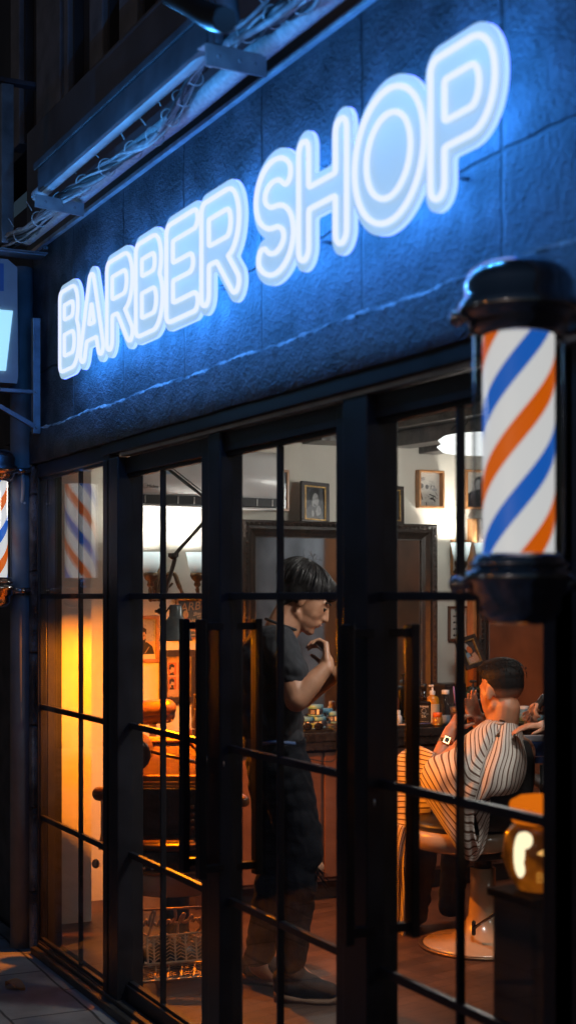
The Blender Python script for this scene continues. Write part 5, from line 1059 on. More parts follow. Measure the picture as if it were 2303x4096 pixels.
def hand(mb, wrist, d, pn, curl=(1., 1., 1., 1.), s=1.0, thumb=1, spread=.0, tcurl=.5):
    """wrist point, d = direction of the palm, pn = palm normal (fingers curl towards it), thumb side sign"""
    d = Vector(d).normalized(); pn = Vector(pn); pn = (pn - d * pn.dot(d)).normalized(); sd = d.cross(pn) * thumb
    w = Vector(wrist); K = w + d * .082 * s
    mb.cap(w - d * .01, w + d * .02 * s, .025 * s, .027 * s)
    for i, o in enumerate((-.026, -.009, .009, .026)): mb.cap(w + d * .015 + sd * o * -.7 * s, K + sd * -o * s, .0145 * s, .0125 * s)
    tips = []
    for i, (o, L) in enumerate(zip((.030, .010, -.010, -.029), (.072, .08, .074, .058))):
        p = K + sd * o * s; a = curl[i] * .75; dd = d + sd * o * spread * 8; dd.normalize(); segs = (L * .45, L * .32, L * .26); rr = .0092 * s
        for k, sl in enumerate(segs):
            ang = a * (k + 1); dr = dd * math.cos(ang) + pn * math.sin(ang); q = p + dr * sl * s * 1.08; mb.cap(p, q, rr, rr * .9, 10); p = q; rr *= .9
        tips.append(p)
    p = w + d * .022 * s + sd * .026 * s; q = p + (sd * .8 + d * .55 + pn * .35 * tcurl).normalized() * .04 * s; mb.cap(p, q, .0145 * s, .0115 * s, 10)
    q2 = q + (d * .8 + sd * (.5 - tcurl) + pn * tcurl).normalized() * .034 * s; mb.cap(q, q2, .011 * s, .0095 * s, 10); q3 = q2 + (d * .75 + pn * tcurl * 1.1 - sd * .1).normalized() * .024 * s; mb.cap(q2, q3, .0095 * s, .008 * s, 10)
    return tips, q3
def strands(name, roots, m, parent, r=.0011, n=4):
    b = MB()
    for pts in roots: b.tube(catmull(pts, 3), [r] * (3 * (len(pts) - 1)) + [r * .3], n)
    return b.build(name, m, parent)
from mathutils import noise
RH = random.Random(21)
# ---- standing barber, in profile to the right, looking down at his hand
ZB = 5.45
B = lambda px, py, dz=0.0: Q(px, py, ZB + dz)
bar = thing('person', Vector((B(1120, 0).x, B(1120, 0).y, FL)), 'standing barber in dark t-shirt and ripped jeans, looking down at a tool in his hand', 'person')
hc = B(1216, 2408, .07); fdir = RT * math.cos(.5) - Vector((0, 0, 1)) * math.sin(.5) - AX * .08; udir = Vector((0, 0, 1)) * math.cos(.5) + RT * math.sin(.5)
mb = MB(); P, f, r_, u, R = head(mb, hc, fdir, udir, 1.0)
mb.cap(B(1098, 2560, .05), P(-.035, 0, -.05), .062, .056); mb.cap(B(1120, 2560, .05), P(.0, 0, -.06), .052, .05)
# torso and legs under the clothes
mb.cap(B(1105, 2600, -.12), B(1105, 2600, .22), .07, .07); mb.cap(B(1090, 2680, -.06), B(1095, 2950, -.04), .10, .095); mb.cap(B(1090, 2680, .14), B(1095, 2950, .12), .10, .095)
mb.cap(B(1105, 3020, -.05), B(1225, 3440, -.07), .085, .06); mb.cap(B(1225, 3440, -.07), B(1165, 3870, -.05), .055, .042)
mb.cap(B(1095, 3020, .12), B(1105, 3440, .14), .085, .06); mb.cap(B(1105, 3440, .14), B(1035, 3850, .16), .055, .042)
for (q0, q1) in (((1165, 3880, -.05), (1260, 3950, -.06)), ((1035, 3860, .16), (1120, 3925, .14))): mb.cap(B(*q0), B(*q1), .042, .034)
# right arm (near) and left arm (far, supporting)
sh, el, wr = B(1118, 2590, -.16), B(1186, 2800, -.22), B(1308, 2665, -.18)
mb.cap(sh, el, .054, .044); mb.cap(el, (el + wr) / 2, .045, .04); mb.cap((el + wr) / 2, wr, .04, .027)
hd = (B(1300, 2590, -.12) - wr).normalized(); tips, tt = hand(mb, wr, (hd + Vector((0, 0, .2))).normalized(), (-RT * .9 + Vector((0, 0, .2)) + AX * .15), (1.0, 1.05, 1.1, 1.15), 1.0, thumb=-1, tcurl=.8)
sh2, el2, wr2 = B(1118, 2590, .24), B(1215, 2790, .26), B(1352, 2690, .12)
mb.cap(sh2, el2, .052, .042); mb.cap(el2, wr2, .041, .027); hand(mb, wr2, RT + Vector((0, 0, .5)), (-RT * .6 + Vector((0, 0, 1)) * .2 - AX), (.9, 1., 1., 1.), 1.0, thumb=1)
organic(mb, 'body', SKIN, bar, .005, 6, .5); face_bits(P, R, bar)
b = MB(); b.tube([B(1262, 2572, -.14), B(1300, 2612, -.14), B(1322, 2640, -.13)], .0042, 8); tag(b.build('grooming_tool', BRT), 'thin metal tool held up in the standing barber hand', 'tool')
# hair: cap plus strands from the crown
mb = MB(); S3 = R
mb.sph(P(-.018, 0, .062), (.104, .084, .085), 24, 16, S3); mb.sph(P(.045, 0, .085), (.055, .07, .045), 20, 12, S3); mb.sph(P(-.065, 0, .005), (.055, .068, .06), 20, 12, S3); mb.sph(P(.075, 0, .068), (.03, .055, .028), 16, 10, S3); mb.cap(P(-.07, -.03, -.03), P(-.07, .03, -.03), .03, .03)
for q in (-1, 1): mb.sph(P(-.03, q * .062, .03), (.05, .02, .05), 14, 10, S3)
organic(mb, 'hair', HAIR, bar, .005, 2)
rt = []
for k in range(420):
    a = RH.uniform(0, 2 * PI); cr = P(-.045, 0, .148); el_ = RH.uniform(.5, 1.0)
    x, y = math.cos(a), math.sin(a); L = RH.uniform(.75, 1.12)
    def sp(t, o=1.0):
        th = t * 1.55; return P(-.02 + .112 * math.sin(th) * x * L * o + (-.03) * (1 - t), .09 * math.sin(th) * y * L, .06 + .094 * math.cos(th) * o)
    j = Vector((RH.uniform(-.006, .006), RH.uniform(-.006, .006), RH.uniform(-.003, .007)))
    t1 = RH.uniform(.85, 1.25) if x > .2 else RH.uniform(.8, 1.15)
    rt.append([sp(.03 + .1 * el_) + j * .3, sp(t1 * .4, 1.03) + j * .6, sp(t1 * .75, 1.04) + j, sp(t1, 1.05) + j * 1.6])
strands('hair_strands', rt, mat('grey_highlight_hair', (.03, .028, .028), .35, spec=.6), bar, .0012)  # strands coloured greyer than the cap to imitate a lit crown
rt = []
for k in range(9): q = P(-.05 + RH.uniform(-.03, .03), RH.uniform(-.03, .03), .148); rt.append([q, q + u * .02 + f * RH.uniform(-.02, .02), q + u * RH.uniform(.025, .045) + f * RH.uniform(-.03, .03)])
strands('stray_hair', rt, mat('grey_highlight_hair', (0, 0, 0)), bar, .0007)
# t-shirt
TEE = mat('faded_black_cotton', (.022, .024, .03), .85, var=.25, vscale=7, bump=.25, bscale=220)
mb = MB()
def lev(px, py, r, w0, w1): mb.cap(B(px, py, w0), B(px, py, w1), r, r, 18)
lev(1104, 2572, .068, -.13, .23); lev(1068, 2600, .085, -.08, .2); lev(1050, 2650, .098, -.08, .18); lev(1066, 2720, .112, -.08, .16); lev(1078, 2800, .12, -.07, .15); lev(1082, 2880, .122, -.07, .15); lev(1092, 2930, .115, -.06, .14); lev(1125, 2680, .085, -.07, .15); lev(1128, 2780, .085, -.08, .14)
mb.cap(B(1116, 2585, -.15), B(1166, 2690, -.19), .072, .062); mb.cap(B(1116, 2585, .23), B(1175, 2695, .25), .072, .062)
mb.cap(B(985, 2650, .1), B(975, 2900, .1), .045, .035); mb.cap(B(1000, 2620, .12), B(985, 2780, .12), .06, .05); mb.cap(B(975, 2860, .1), B(1005, 2930, .06), .03, .04)
def fold(me):
    n_ = len(me.vertices); co = np.empty(n_ * 3); me.vertices.foreach_get('co', co); nm = np.empty(n_ * 3); me.vertices.foreach_get('normal', nm)
    co = co.reshape(-1, 3); nm = nm.reshape(-1, 3); out = co.copy()
    for i in range(n_):
        c_ = co[i]; x = c_[0] * RT.x + c_[1] * RT.y; y = c_[0] * AX.x + c_[1] * AX.y; z = c_[2]
        q = noise.noise(Vector((x * 9 + z * 5, y * 9, z * 14 - x * 6))); q2 = noise.noise(Vector((x * 30, y * 30 + z * 8, z * 16 + x * 14)))
        out[i] += nm[i] * (.016 * (abs(q) - .2) + .007 * (.3 - abs(q2)))
    me.vertices.foreach_set('co', out.ravel()); me.update()
organic(mb, 'tshirt', TEE, bar, .0065, 5, .5, post=fold)
b = MB(); rg = [P(-.04, 0, -.05) * .42 + B(1106, 2545, .05) * .58 + (RT * math.cos(t) * .062 + (AX * math.sin(t)) * .07 + Vector((0, 0, 1)) * (-.022 * math.cos(t))) for t in np.linspace(0, 2 * PI, 28)[:-1]]; b.tube(rg, .006, 8, closed=True); b.build('collar', TEE, bar)
# jeans
JEAN = mat('black_denim', (.006, .0065, .009), .9, var=.35, vscale=10, bump=.2, bscale=200, spec=.15)
mb = MB(); mb.cap(B(1108, 3000, -.05), B(1108, 3000, .13), .112, .108); mb.cap(B(1110, 3060, -.06), B(1110, 3060, .13), .115, .11)
mb.cap(B(1130, 3070, -.07), B(1212, 3400, -.09), .108, .078); mb.cap(B(1212, 3400, -.09), B(1168, 3780, -.07), .075, .062); mb.cap(B(1168, 3780, -.07), B(1165, 3835, -.07), .062, .06)
mb.cap(B(1090, 3070, .12), B(1110, 3420, .14), .105, .075); mb.cap(B(1110, 3420, .14), B(1040, 3810, .16), .072, .06)
organic(mb, 'jeans', JEAN, bar, .0075, 4, .5, post=fold)
mb = MB(); mb.sph(B(1262, 3470, -.1), (.028, .035, .03)); organic(mb, 'bare_knee', SKIN, bar, .006, 2)
rt = []
for k in range(14): q = B(1262 + RH.uniform(-6, 8), 3480 + RH.uniform(-25, 20), -.13); rt.append([q, q + RT * .015 + Vector((0, 0, -.02)), q + RT * RH.uniform(.03, .055) + Vector((0, 0, -RH.uniform(.03, .07)))])
strands('torn_threads', rt, JEAN, bar, .0012)
b = MB(); b.tube([B(1050, 2975, -.17) + RT * .0, B(1100, 2968, -.2), B(1180, 2975, -.17)], .008, 6); b.build('blue_reflection', mat('reflection_blue', (.05, .09, .2), .5), bar)  # thin blue tube put in for a reflection line across the waist
SOLE = mat('tan_rubber_sole', (.2, .11, .065), .6, var=.3); UPPER = mat('dark_suede', (.02, .014, .012), .8, var=.4, vscale=30)
def shoe(h, t, dz0, dz1):
    mb = MB(); H_, T_ = B(h[0], h[1], dz0), B(t[0], t[1], dz1); H_.z = T_.z = FL; dv = (T_ - H_).normalized(); L = (T_ - H_).length; at = lambda x, z: H_ + dv * (L * x) + Vector((0, 0, z))
    mb.cap(at(.12, .055), at(.5, .06), .042, .044); mb.cap(at(.1, .085), at(.3, .1), .038, .046); mb.cap(at(.5, .055), at(.88, .045), .045, .032); mb.cap(at(.3, .095), at(.62, .07), .035, .03)
    organic(mb, 'shoe', UPPER, bar, .0055, 3)
    b = MB(); sd = dv.cross(Vector((0, 0, 1))); out = []
    ol = [(-.02, .028), (.0, .036), (.2, .04), (.45, .04), (.7, .05), (.88, .045), (1.0, .025)]; L_ = [at(x, 0) + sd * w for x, w in ol] + [at(x, 0) - sd * w for x, w in reversed(ol)]
    hz = [.038, .036, .03, .02, .016, .018, .026]; hz = hz + hz[::-1]
    b.grid([[p + Vector((0, 0, .001)) for p in L_] , [p + Vector((0, 0, z)) for p, z in zip(L_, hz)]], True); b.face([p + Vector((0, 0, .001)) for p in L_]); b.face([p + Vector((0, 0, z)) for p, z in zip(L_, hz)]); b.build('sole', SOLE, bar)
    b = MB()
    for k in range(5): c_ = at(.42 + .07 * k, .108 - .008 * k); b.tube([c_ + sd * .022, c_ + Vector((0, 0, .006)), c_ - sd * .022], .0028, 5)
    b.build('laces', mat('dark_lace', (.08, .08, .09), .7), bar)
shoe((1105, 3960), (1350, 3975), -.06, -.1); shoe((985, 3900), (1190, 3930), .2, .12)
# ---- seated customer, seen from behind, facing the mirror
ZK = 6.05
K = lambda px, py, dz=0.0: Q(px, py, ZK + dz)
cus = thing('person', K(1900, 3300), 'seated customer with a fresh fade haircut in a striped barber cape, holding up a phone', 'person')
kf = AX * .80 - RT * .60 - Vector((0, 0, .12)); mb = MB(); P, f, r_, u, R = head(mb, K(2003, 2775, .02), kf, Vector((0, 0, 1)) + AX * .06, 1.03)
mb.cap(K(2005, 2950, .02), P(-.03, 0, -.06), .062, .056); mb.cap(K(1990, 2950, .05), P(.01, 0, -.06), .06, .052)
mb.cap(K(1870, 3010, .05), K(2070, 3010, .05), .075, .075); mb.cap(K(1960, 3050, .08), K(1950, 3280, .12), .14, .14)
mb.cap(K(1900, 3300, .12), K(1720, 3130, .45), .085, .065); mb.cap(K(2000, 3300, .12), K(1850, 3150, .55), .085, .065); mb.cap(K(1720, 3130, .45), K(1660, 3650, .5), .06, .04); mb.cap(K(1850, 3150, .55), K(1800, 3600, .6), .06, .04)
# near (left) arm: elbow under the cape, forearm up to the phone
s1, e1, w1 = K(1850, 3010, .0), K(1735, 3085, .12), K(1800, 2925, .2)
mb.cap(s1, e1, .055, .045); mb.cap(e1, w1, .043, .03); tipsA, ttA = hand(mb, w1, K(1838, 2868, .22) - w1, RT * .8 + AX * .5, (1.0, 1.05, 1.1, 1.1), 1.0, thumb=-1, tcurl=.7)
w2 = K(1915, 2905, .28); mb.cap(K(2060, 3020, .1), K(2010, 3080, .3), .05, .045); mb.cap(K(2010, 3080, .3), w2, .04, .028); hand(mb, w2, K(1885, 2830, .3) - w2, AX * -.9 + RT * .35, (.35, .4, .45, .5), 1.0, thumb=1, spread=.2, tcurl=.5)
organic(mb, 'body', SKIN, cus, .0055, 6, .5); face_bits(P, R, cus)
mb = MB(); mb.sph(P(-.016, 0, .073), (.1, .0805, .067), 24, 14, R); mb.sph(P(.055, 0, .098), (.045, .06, .032), 16, 10, R); organic(mb, 'hair', HAIR, cus, .005, 2)
rt = []
for k in range(1300):
    a = RH.uniform(0, 2 * PI); t = RH.uniform(.0, 1.05) ** .8; x, y = math.cos(a) * t, math.sin(a) * t; z_ = math.sqrt(max(0, 1.15 - t * t)) ; q = P(-.01 + .1 * x, .078 * y, .08 + .06 * z_); d_ = (f * (.6 + .5 * x) + r_ * y * .8 + u * .7 * z_).normalized(); rt.append([q, q + d_ * .007 + f * .003, q + d_ * .010 + f * .008])
for k in range(60):
    a = RH.uniform(0, 2 * PI); zz_ = .055 + .05 * RH.random() ** .6; q = P(-.016 + .1035 * math.cos(a), .0825 * math.sin(a), zz_); o_ = (f * math.cos(a) + r_ * math.sin(a)).normalized(); rt.append([q, q + o_ * .0035 - u * .005, q + o_ * .001 - u * RH.uniform(.008, .014)])
strands('hair_strands', rt, mat('short_black_hair', (.012, .011, .011), .6, spec=.15), cus, .0013)
# clipped sides: denser hair upwards
FADE = mat('clipped_fade', (.3, .16, .11), .7, var=0, spec=.1); n_, l_ = nodes(FADE); bs_ = n_['Principled BSDF']; tc_ = n_.new('ShaderNodeTexCoord'); sx_ = n_.new('ShaderNodeSeparateXYZ'); l_.new(tc_.outputs['Object'], sx_.inputs[0]); mr_ = n_.new('ShaderNodeMapRange'); mr_.inputs[1].default_value = .0; mr_.inputs[2].default_value = .11; l_.new(sx_.outputs['Z'], mr_.inputs[0])
nz_ = n_.new('ShaderNodeTexNoise'); nz_.inputs['Scale'].default_value = 260; l_.new(tc_.outputs['Object'], nz_.inputs[0]); ad_ = n_.new('ShaderNodeMath'); ad_.operation = 'MULTIPLY_ADD'; l_.new(nz_.outputs[0], ad_.inputs[0]); ad_.inputs[1].default_value = .35; l_.new(mr_.outputs[0], ad_.inputs[2])
cr_ = n_.new('ShaderNodeValToRGB'); e_ = cr_.color_ramp.elements; e_[0].position = .28; e_[0].color = (.43, .21, .125, 1); e_[1].position = .84; e_[1].color = (.010, .009, .009, 1); k_e = e_.new(.55); k_e.color = (.2, .105, .07, 1); l_.new(ad_.outputs[0], cr_.inputs[0]); l_.new(cr_.outputs[0], bs_.inputs['Base Color'])
mb = MB(); mb.sph(P(-.014, 0, .045), (.1, .0795, .09), 24, 16, R); organic(mb, 'clipped_hair', FADE, cus, .005, 1)
# watch
wc = e1 * .3 + w1 * .7; dv = (w1 - e1).normalized(); b = MB(); uu = dv.orthogonal().normalized(); vv = dv.cross(uu)
b.grid([[wc + dv * s_ + (uu * math.cos(t) + vv * math.sin(t)) * .036 for t in np.linspace(0, 2 * PI, 24)[:-1]] for s_ in (-.009, .009)], True); wt = b.build('strap', mat('gold_watch', (.45, .24, .1), .25, 1.), None)
wr_t = thing('wrist_watch', wc, 'gold square wrist watch on the customer wrist', 'watch'); wt.parent = wr_t; wt.location = WL[wt.name] - wc
nn = (CAM - wc).normalized(); nn = (nn - dv * nn.dot(dv)).normalized(); b = MB(frame_m(wc + nn * .038, dv, nn.cross(dv))); b.box((-.019, -.016, -.003), (.019, .016, .005), .003); b.build('case', mat('gold_watch', (0, 0, 0)), wr_t); b = MB(frame_m(wc + nn * .0436, dv, nn.cross(dv))); b.box((-.011, -.009, 0), (.011, .009, .0006)); b.build('dial', mat('watch_dial', (.01, .01, .01), .6), wr_t)
# phone
ph = thing('phone', K(1910, 2850, .33), 'black phone held upright in front of the customer face', 'phone'); M = frame_m(K(1916, 2838, .34), RT * .95 + AX * .15, Vector((0, 0, 1)) + AX * -.1) @ Matrix.Rotation(.06, 4, 'Z'); b = MB(M); b.box((-.048, -.045, -.004), (.052, .045, .004), .004); b.build('case', BLKP, ph); b = MB(M); b.box((-.044, -.041, .0041), (.048, .041, .0046)); b.build('screen', mat('dark_glass_screen', (.02, .022, .03), .08), ph)
# cape
def cape_mat():
    m = bpy.data.materials.new('striped_cape_cloth'); m.use_nodes = True; n, l = nodes(m); b_ = n['Principled BSDF']; b_.inputs['Roughness'].default_value = .75; a_ = n.new('ShaderNodeAttribute'); a_.attribute_name = 'st'
    fr = n.new('ShaderNodeMath'); fr.operation = 'FRACT'; l.new(a_.outputs['Fac'], fr.inputs[0]); r = n.new('ShaderNodeValToRGB'); r.color_ramp.interpolation = 'LINEAR'; e = r.color_ramp.elements; e[0].position = 0; e[0].color = (.11, .05, .03, 1); e[1].position = 1; e[1].color = (.11, .05, .03, 1)
    for p_, c_ in ((.22, (.11, .05, .03)), (.27, (.62, .56, .5)), (.42, (.62, .56, .5)), (.45, (.42, .33, .28)), (.5, (.42, .33, .28)), (.53, (.62, .56, .5)), (.93, (.62, .56, .5)), (.98, (.11, .05, .03))): k = e.new(p_); k.color = (*c_, 1)
    l.new(fr.outputs[0], r.inputs[0]); l.new(r.outputs[0], b_.inputs['Base Color']); return m
CAPE = cape_mat()
def cloth(name, rows, parent, stf, thick=.006, nu=7, nv=7, foldf=None, levels=0):
    R_ = [catmull(r, nu) for r in rows]; cols = [catmull([R_[i][j] for i in range(len(R_))], nv) for j in range(len(R_[0]))]; G = [[cols[j][i] for j in range(len(cols))] for i in range(len(cols[0]))]
    nI, nJ = len(G), len(G[0]); b = MB(); vals = []
    if foldf: G = [[G[i][j] - AX * foldf(j / (nJ - 1), i / (nI - 1)) for j in range(nJ)] for i in range(nI)]
    b.grid(G, smooth=True); me = bpy.data.meshes.new(name); bmesh.ops.recalc_face_normals(b.bm, faces=b.bm.faces); b.bm.to_mesh(me); b.bm.free(); me.materials.append(CAPE)
    at = me.attributes.new('st', 'FLOAT', 'POINT')
    at.data.foreach_set('value', [stf(j / (nJ - 1), i / (nI - 1)) for i in range(nI) for j in range(nJ)])
    me = evaluated(me, [('SOLIDIFY', dict(thickness=thick, offset=-1))]); return put(name, me, parent)
rowsR = [[(1985, 2905, -.06), (2015, 2892, -.09), (2050, 2896, -.05), (2075, 2915, .04)], [(1965, 2960, -.13), (2010, 2945, -.16), (2060, 2950, -.12), (2095, 2985, .04)], [(1940, 3020, -.17), (2005, 3010, -.2), (2070, 3015, -.15), (2108, 3040, .05)], [(1918, 3085, -.2), (1985, 3085, -.23), (2060, 3080, -.18), (2108, 3090, .04)], [(1900, 3140, -.2), (1975, 3145, -.23), (2050, 3135, -.18), (2092, 3120, .02)], [(1888, 3210, -.19), (1950, 3180, -.21), (2035, 3168, -.17), (2075, 3145, .02)]]
cloth('cape_back', [[K(*p_) for p_ in r] for r in rowsR], cus, lambda u_, v: u_ * 14 + .8 * v * (1 - u_), foldf=lambda u_, v: .02 + .025 * math.sin(PI * min(1, u_ * 1.05)) + .004 * math.sin(u_ * 22 + v * 4))
rowsL = [[(1945, 2882, .04), (1965, 2885, -.05), (1985, 2888, -.08), (2012, 2896, -.1)], [(1850, 2955, .02), (1895, 2925, -.07), (1945, 2915, -.12), (1992, 2925, -.15)], [(1790, 3010, .02), (1850, 2990, -.10), (1915, 2985, -.17), (1968, 2990, -.19)], [(1718, 3040, .05), (1800, 3050, -.12), (1880, 3055, -.2), (1945, 3050, -.21)], [(1690, 3090, .06), (1770, 3110, -.14), (1860, 3125, -.21), (1925, 3115, -.22)], [(1686, 3140, .06), (1760, 3175, -.13), (1845, 3195, -.2), (1905, 3180, -.21)], [(1695, 3185, .05), (1770, 3250, -.11), (1850, 3275, -.17), (1893, 3240, -.2)], [(1715, 3215, .05), (1790, 3320, -.1), (1860, 3370, -.15), (1898, 3330, -.18)], [(1755, 3260, .05), (1825, 3390, -.09), (1873, 3440, -.12), (1915, 3390, -.16)]]
cloth('cape_shoulder', [[K(*p_) for p_ in r] for r in rowsL], cus, lambda u_, v: v * 17 - u_ * (9 - 3 * v) + .6 * math.sin(u_ * 5 + v * 3), foldf=lambda u_, v: .012 * math.sin(u_ * 9 + v * 11) * min(1, v * 3) + .006 * math.sin(u_ * 21 - v * 7) + .02 * math.exp(-((v - .42) / .08) ** 2) * (u_ < .8))
rowsT = [[(1893, 3235, -.17), (1925, 3200, -.16), (1955, 3185, -.14)], [(1915, 3330, -.15), (1935, 3290, -.14), (1952, 3260, -.12)], [(1905, 3400, -.14), (1925, 3370, -.13), (1946, 3330, -.12)], [(1878, 3442, -.12), (1900, 3440, -.12), (1925, 3410, -.11)]]
cloth('cape_fold', [[K(*p_) for p_ in r] for r in rowsT], cus, lambda u_, v: v * 10 + u_ * .6, foldf=lambda u_, v: .004 * math.sin(u_ * 8))
rowsF = [[(1640, 2990, .35), (1680, 2985, .2), (1735, 3010, .06)], [(1590, 3030, .4), (1650, 3050, .25), (1715, 3070, .08)], [(1574, 3110, .42), (1630, 3130, .3), (1705, 3150, .12)], [(1572, 3200, .42), (1640, 3215, .3), (1730, 3230, .12)], [(1575, 3290, .42), (1630, 3310, .33), (1725, 3310, .25)]]
cloth('cape_lap', [[K(*p_) for p_ in r] for r in rowsF], cus, lambda u_, v: v * 17 + u_ * 1.5, foldf=lambda u_, v: .012 * math.sin(u_ * 8 + v * 3) + .005 * math.sin(v * 19))
rowsD = [[(1572, 3290, .42), (1600, 3300, .36), (1632, 3310, .33)], [(1574, 3420, .42), (1590, 3430, .38), (1612, 3430, .36)], [(1578, 3560, .42), (1594, 3560, .38), (1618, 3560, .36)], [(1582, 3660, .42), (1598, 3670, .38), (1618, 3670, .36)], [(1592, 3740, .42), (1604, 3755, .38), (1622, 3760, .36)]]
cloth('cape_hem', [[K(*p_) for p_ in r] for r in rowsD], cus, lambda u_, v: u_ * 5 + v * 9 * (1 - v), foldf=lambda u_, v: .01 * math.sin(u_ * 12 + v * 6))
b = MB(); b.tube(catmull([K(1955, 2890, -.03), K(1985, 2893, -.105), K(2020, 2897, -.125), K(2052, 2902, -.09), K(2072, 2918, 0)], 6), .007, 8); b.build('cape_collar', mat('grey_collar_band', (.3, .29, .28), .7, var=.2), cus)
b = MB(); b.grid([[K(1995, 2880, -.09), K(2018, 2885, -.11)], [K(2008, 2920, -.15), K(2020, 2905, -.15)], [K(1982, 2945, -.19), K(1996, 2950, -.19)]]); me = b.mesh([BLKP], 'fastener'); put('fastener', evaluated(me, [('SOLIDIFY', dict(thickness=.004))]), cus)
# light trouser leg fold under the cape
mb = MB(); mb.cap(K(1900, 3290, .12), K(1720, 3130, .45), .1, .08); mb.cap(K(2000, 3290, .12), K(1850, 3150, .55), .1, .08); mb.cap(K(1720, 3130, .45), K(1660, 3660, .5), .078, .058); mb.cap(K(1850, 3150, .55), K(1800, 3620, .6), .078, .058); organic(mb, 'trousers', mat('navy_trousers', (.02, .022, .035), .8, var=.2, bump=.2), cus, .008, 3, post=fold)
# ---- second barber at the right edge: arm with a brush, hand on the shoulder
Z3 = 5.95; T = lambda px, py, dz=0.0: Q(px, py, Z3 + dz)
b3 = thing('person', Vector((T(2360, 0).x, T(2360, 0).y, FL)), 'second barber in a checked shirt at the right edge, brushing the customer neck', 'person')
mb = MB(); P, f, r_, u, R = head(mb, T(2385, 2330), -RT + Vector((0, 0, -.35)), Vector((0, 0, 1)) - RT * .3, 1.0); mb.cap(T(2400, 2520), P(-.03, 0, -.05), .06, .055)
mb.cap(T(2330, 2580), T(2500, 2580), .075, .075); mb.cap(T(2400, 2600), T(2410, 3000), .13, .12); mb.cap(T(2370, 3020), T(2370, 3850), .09, .05); mb.cap(T(2460, 3020, .1), T(2460, 3850, .1), .09, .05); mb.cap(T(2370, 3850), T(2290, 3900), .045, .035); mb.cap(T(2460, 3850, .1), T(2380, 3900, .1), .045, .035)
w_a = T(2196, 2800, .05); mb.cap(T(2330, 2590, .1), T(2330, 2830, .15), .055, .045); mb.cap(T(2330, 2830, .15), w_a, .042, .028); hand(mb, w_a, T(2140, 2822, .02) - w_a, Vector((0, 0, -1)) - AX * .3, (.8, .9, .95, 1.0), 1.0, thumb=-1, tcurl=.6)
w_b = T(2190, 2905, -.1); mb.cap(T(2350, 2600, -.12), T(2300, 2870, -.2), .055, .046); mb.cap(T(2300, 2870, -.2), w_b, .044, .029); hand(mb, w_b, T(2120, 2905, -.12) - w_b, Vector((0, 0, -1)), (.25, .3, .3, .35), 1.0, thumb=1, spread=.15, tcurl=.3)
organic(mb, 'body', SKIN, b3, .0075, 3); face_bits(P, R, b3)
CHK = mat('checked_shirt', (.3, .26, .22), .8, var=.1); n_, l_ = nodes(CHK); bs_ = n_['Principled BSDF']; tc_ = n_.new('ShaderNodeTexCoord'); ck = n_.new('ShaderNodeTexChecker'); ck.inputs['Scale'].default_value = 90; ck.inputs[1].default_value = (.36, .32, .28, 1); ck.inputs[2].default_value = (.05, .045, .045, 1); mp_ = n_.new('ShaderNodeMapping'); mp_.inputs['Rotation'].default_value = (.5, .6, .785); l_.new(tc_.outputs['Object'], mp_.inputs[0]); l_.new(mp_.outputs[0], ck.inputs[0]); l_.new(ck.outputs[0], bs_.inputs['Base Color'])
mb = MB(); mb.cap(T(2335, 2590), T(2490, 2590), .09, .09); mb.cap(T(2400, 2620), T(2408, 2990), .155, .15); mb.cap(T(2330, 2590, .1), T(2330, 2830, .15), .07, .06); mb.cap(T(2330, 2830, .15), T(2250, 2815, .1), .058, .05); mb.cap(T(2345, 2600, -.12), T(2300, 2860, -.2), .072, .062); mb.cap(T(2300, 2860, -.2), T(2212, 2895, -.12), .06, .044); mb.cap(T(2240, 2800, -.08), T(2222, 2890, -.12), .04, .045); organic(mb, 'shirt', CHK, b3, .008, 4, post=fold)
mb = MB(); mb.cap(T(2360, 3010), T(2460, 3010, .1), .13, .13); mb.cap(T(2370, 3020), T(2370, 3830), .11, .07); mb.cap(T(2460, 3020, .1), T(2460, 3830, .1), .11, .07); organic(mb, 'trousers', JEAN, b3, .01, 3)
mb = MB(); mb.sph(P(-.018, 0, .062), (.104, .084, .085), 20, 14, R); mb.sph(P(-.05, 0, .02), (.06, .075, .07), 20, 14, R); organic(mb, 'hair', HAIR, b3, .007, 2)
nb_ = thing('neck_brush', T(2115, 2860), 'wooden handled soft neck brush held by the second barber', 'brush')
b = MB(); b.cap(T(2145, 2830, .0), T(2172, 2790, .0), .018, .015); b.build('handle', mat('brush_handle', (.02, .02, .02), .3), nb_)
b = MB(); b.cap(T(2128, 2850, .0), T(2140, 2838, .0), .02, .02); b.build('ferrule', mat('brush_wood', (.2, .08, .04), .4), nb_)
b = MB()
for k in range(70): o_ = Vector((RH.uniform(-1, 1), RH.uniform(-1, 1), RH.uniform(-1, 1))) * .012; b.tube([T(2126, 2850) + o_, T(2104, 2872) + o_ * 1.9], .0014, 4)
b.build('bristles', mat('tan_bristles', (.3, .17, .12), .7), nb_)
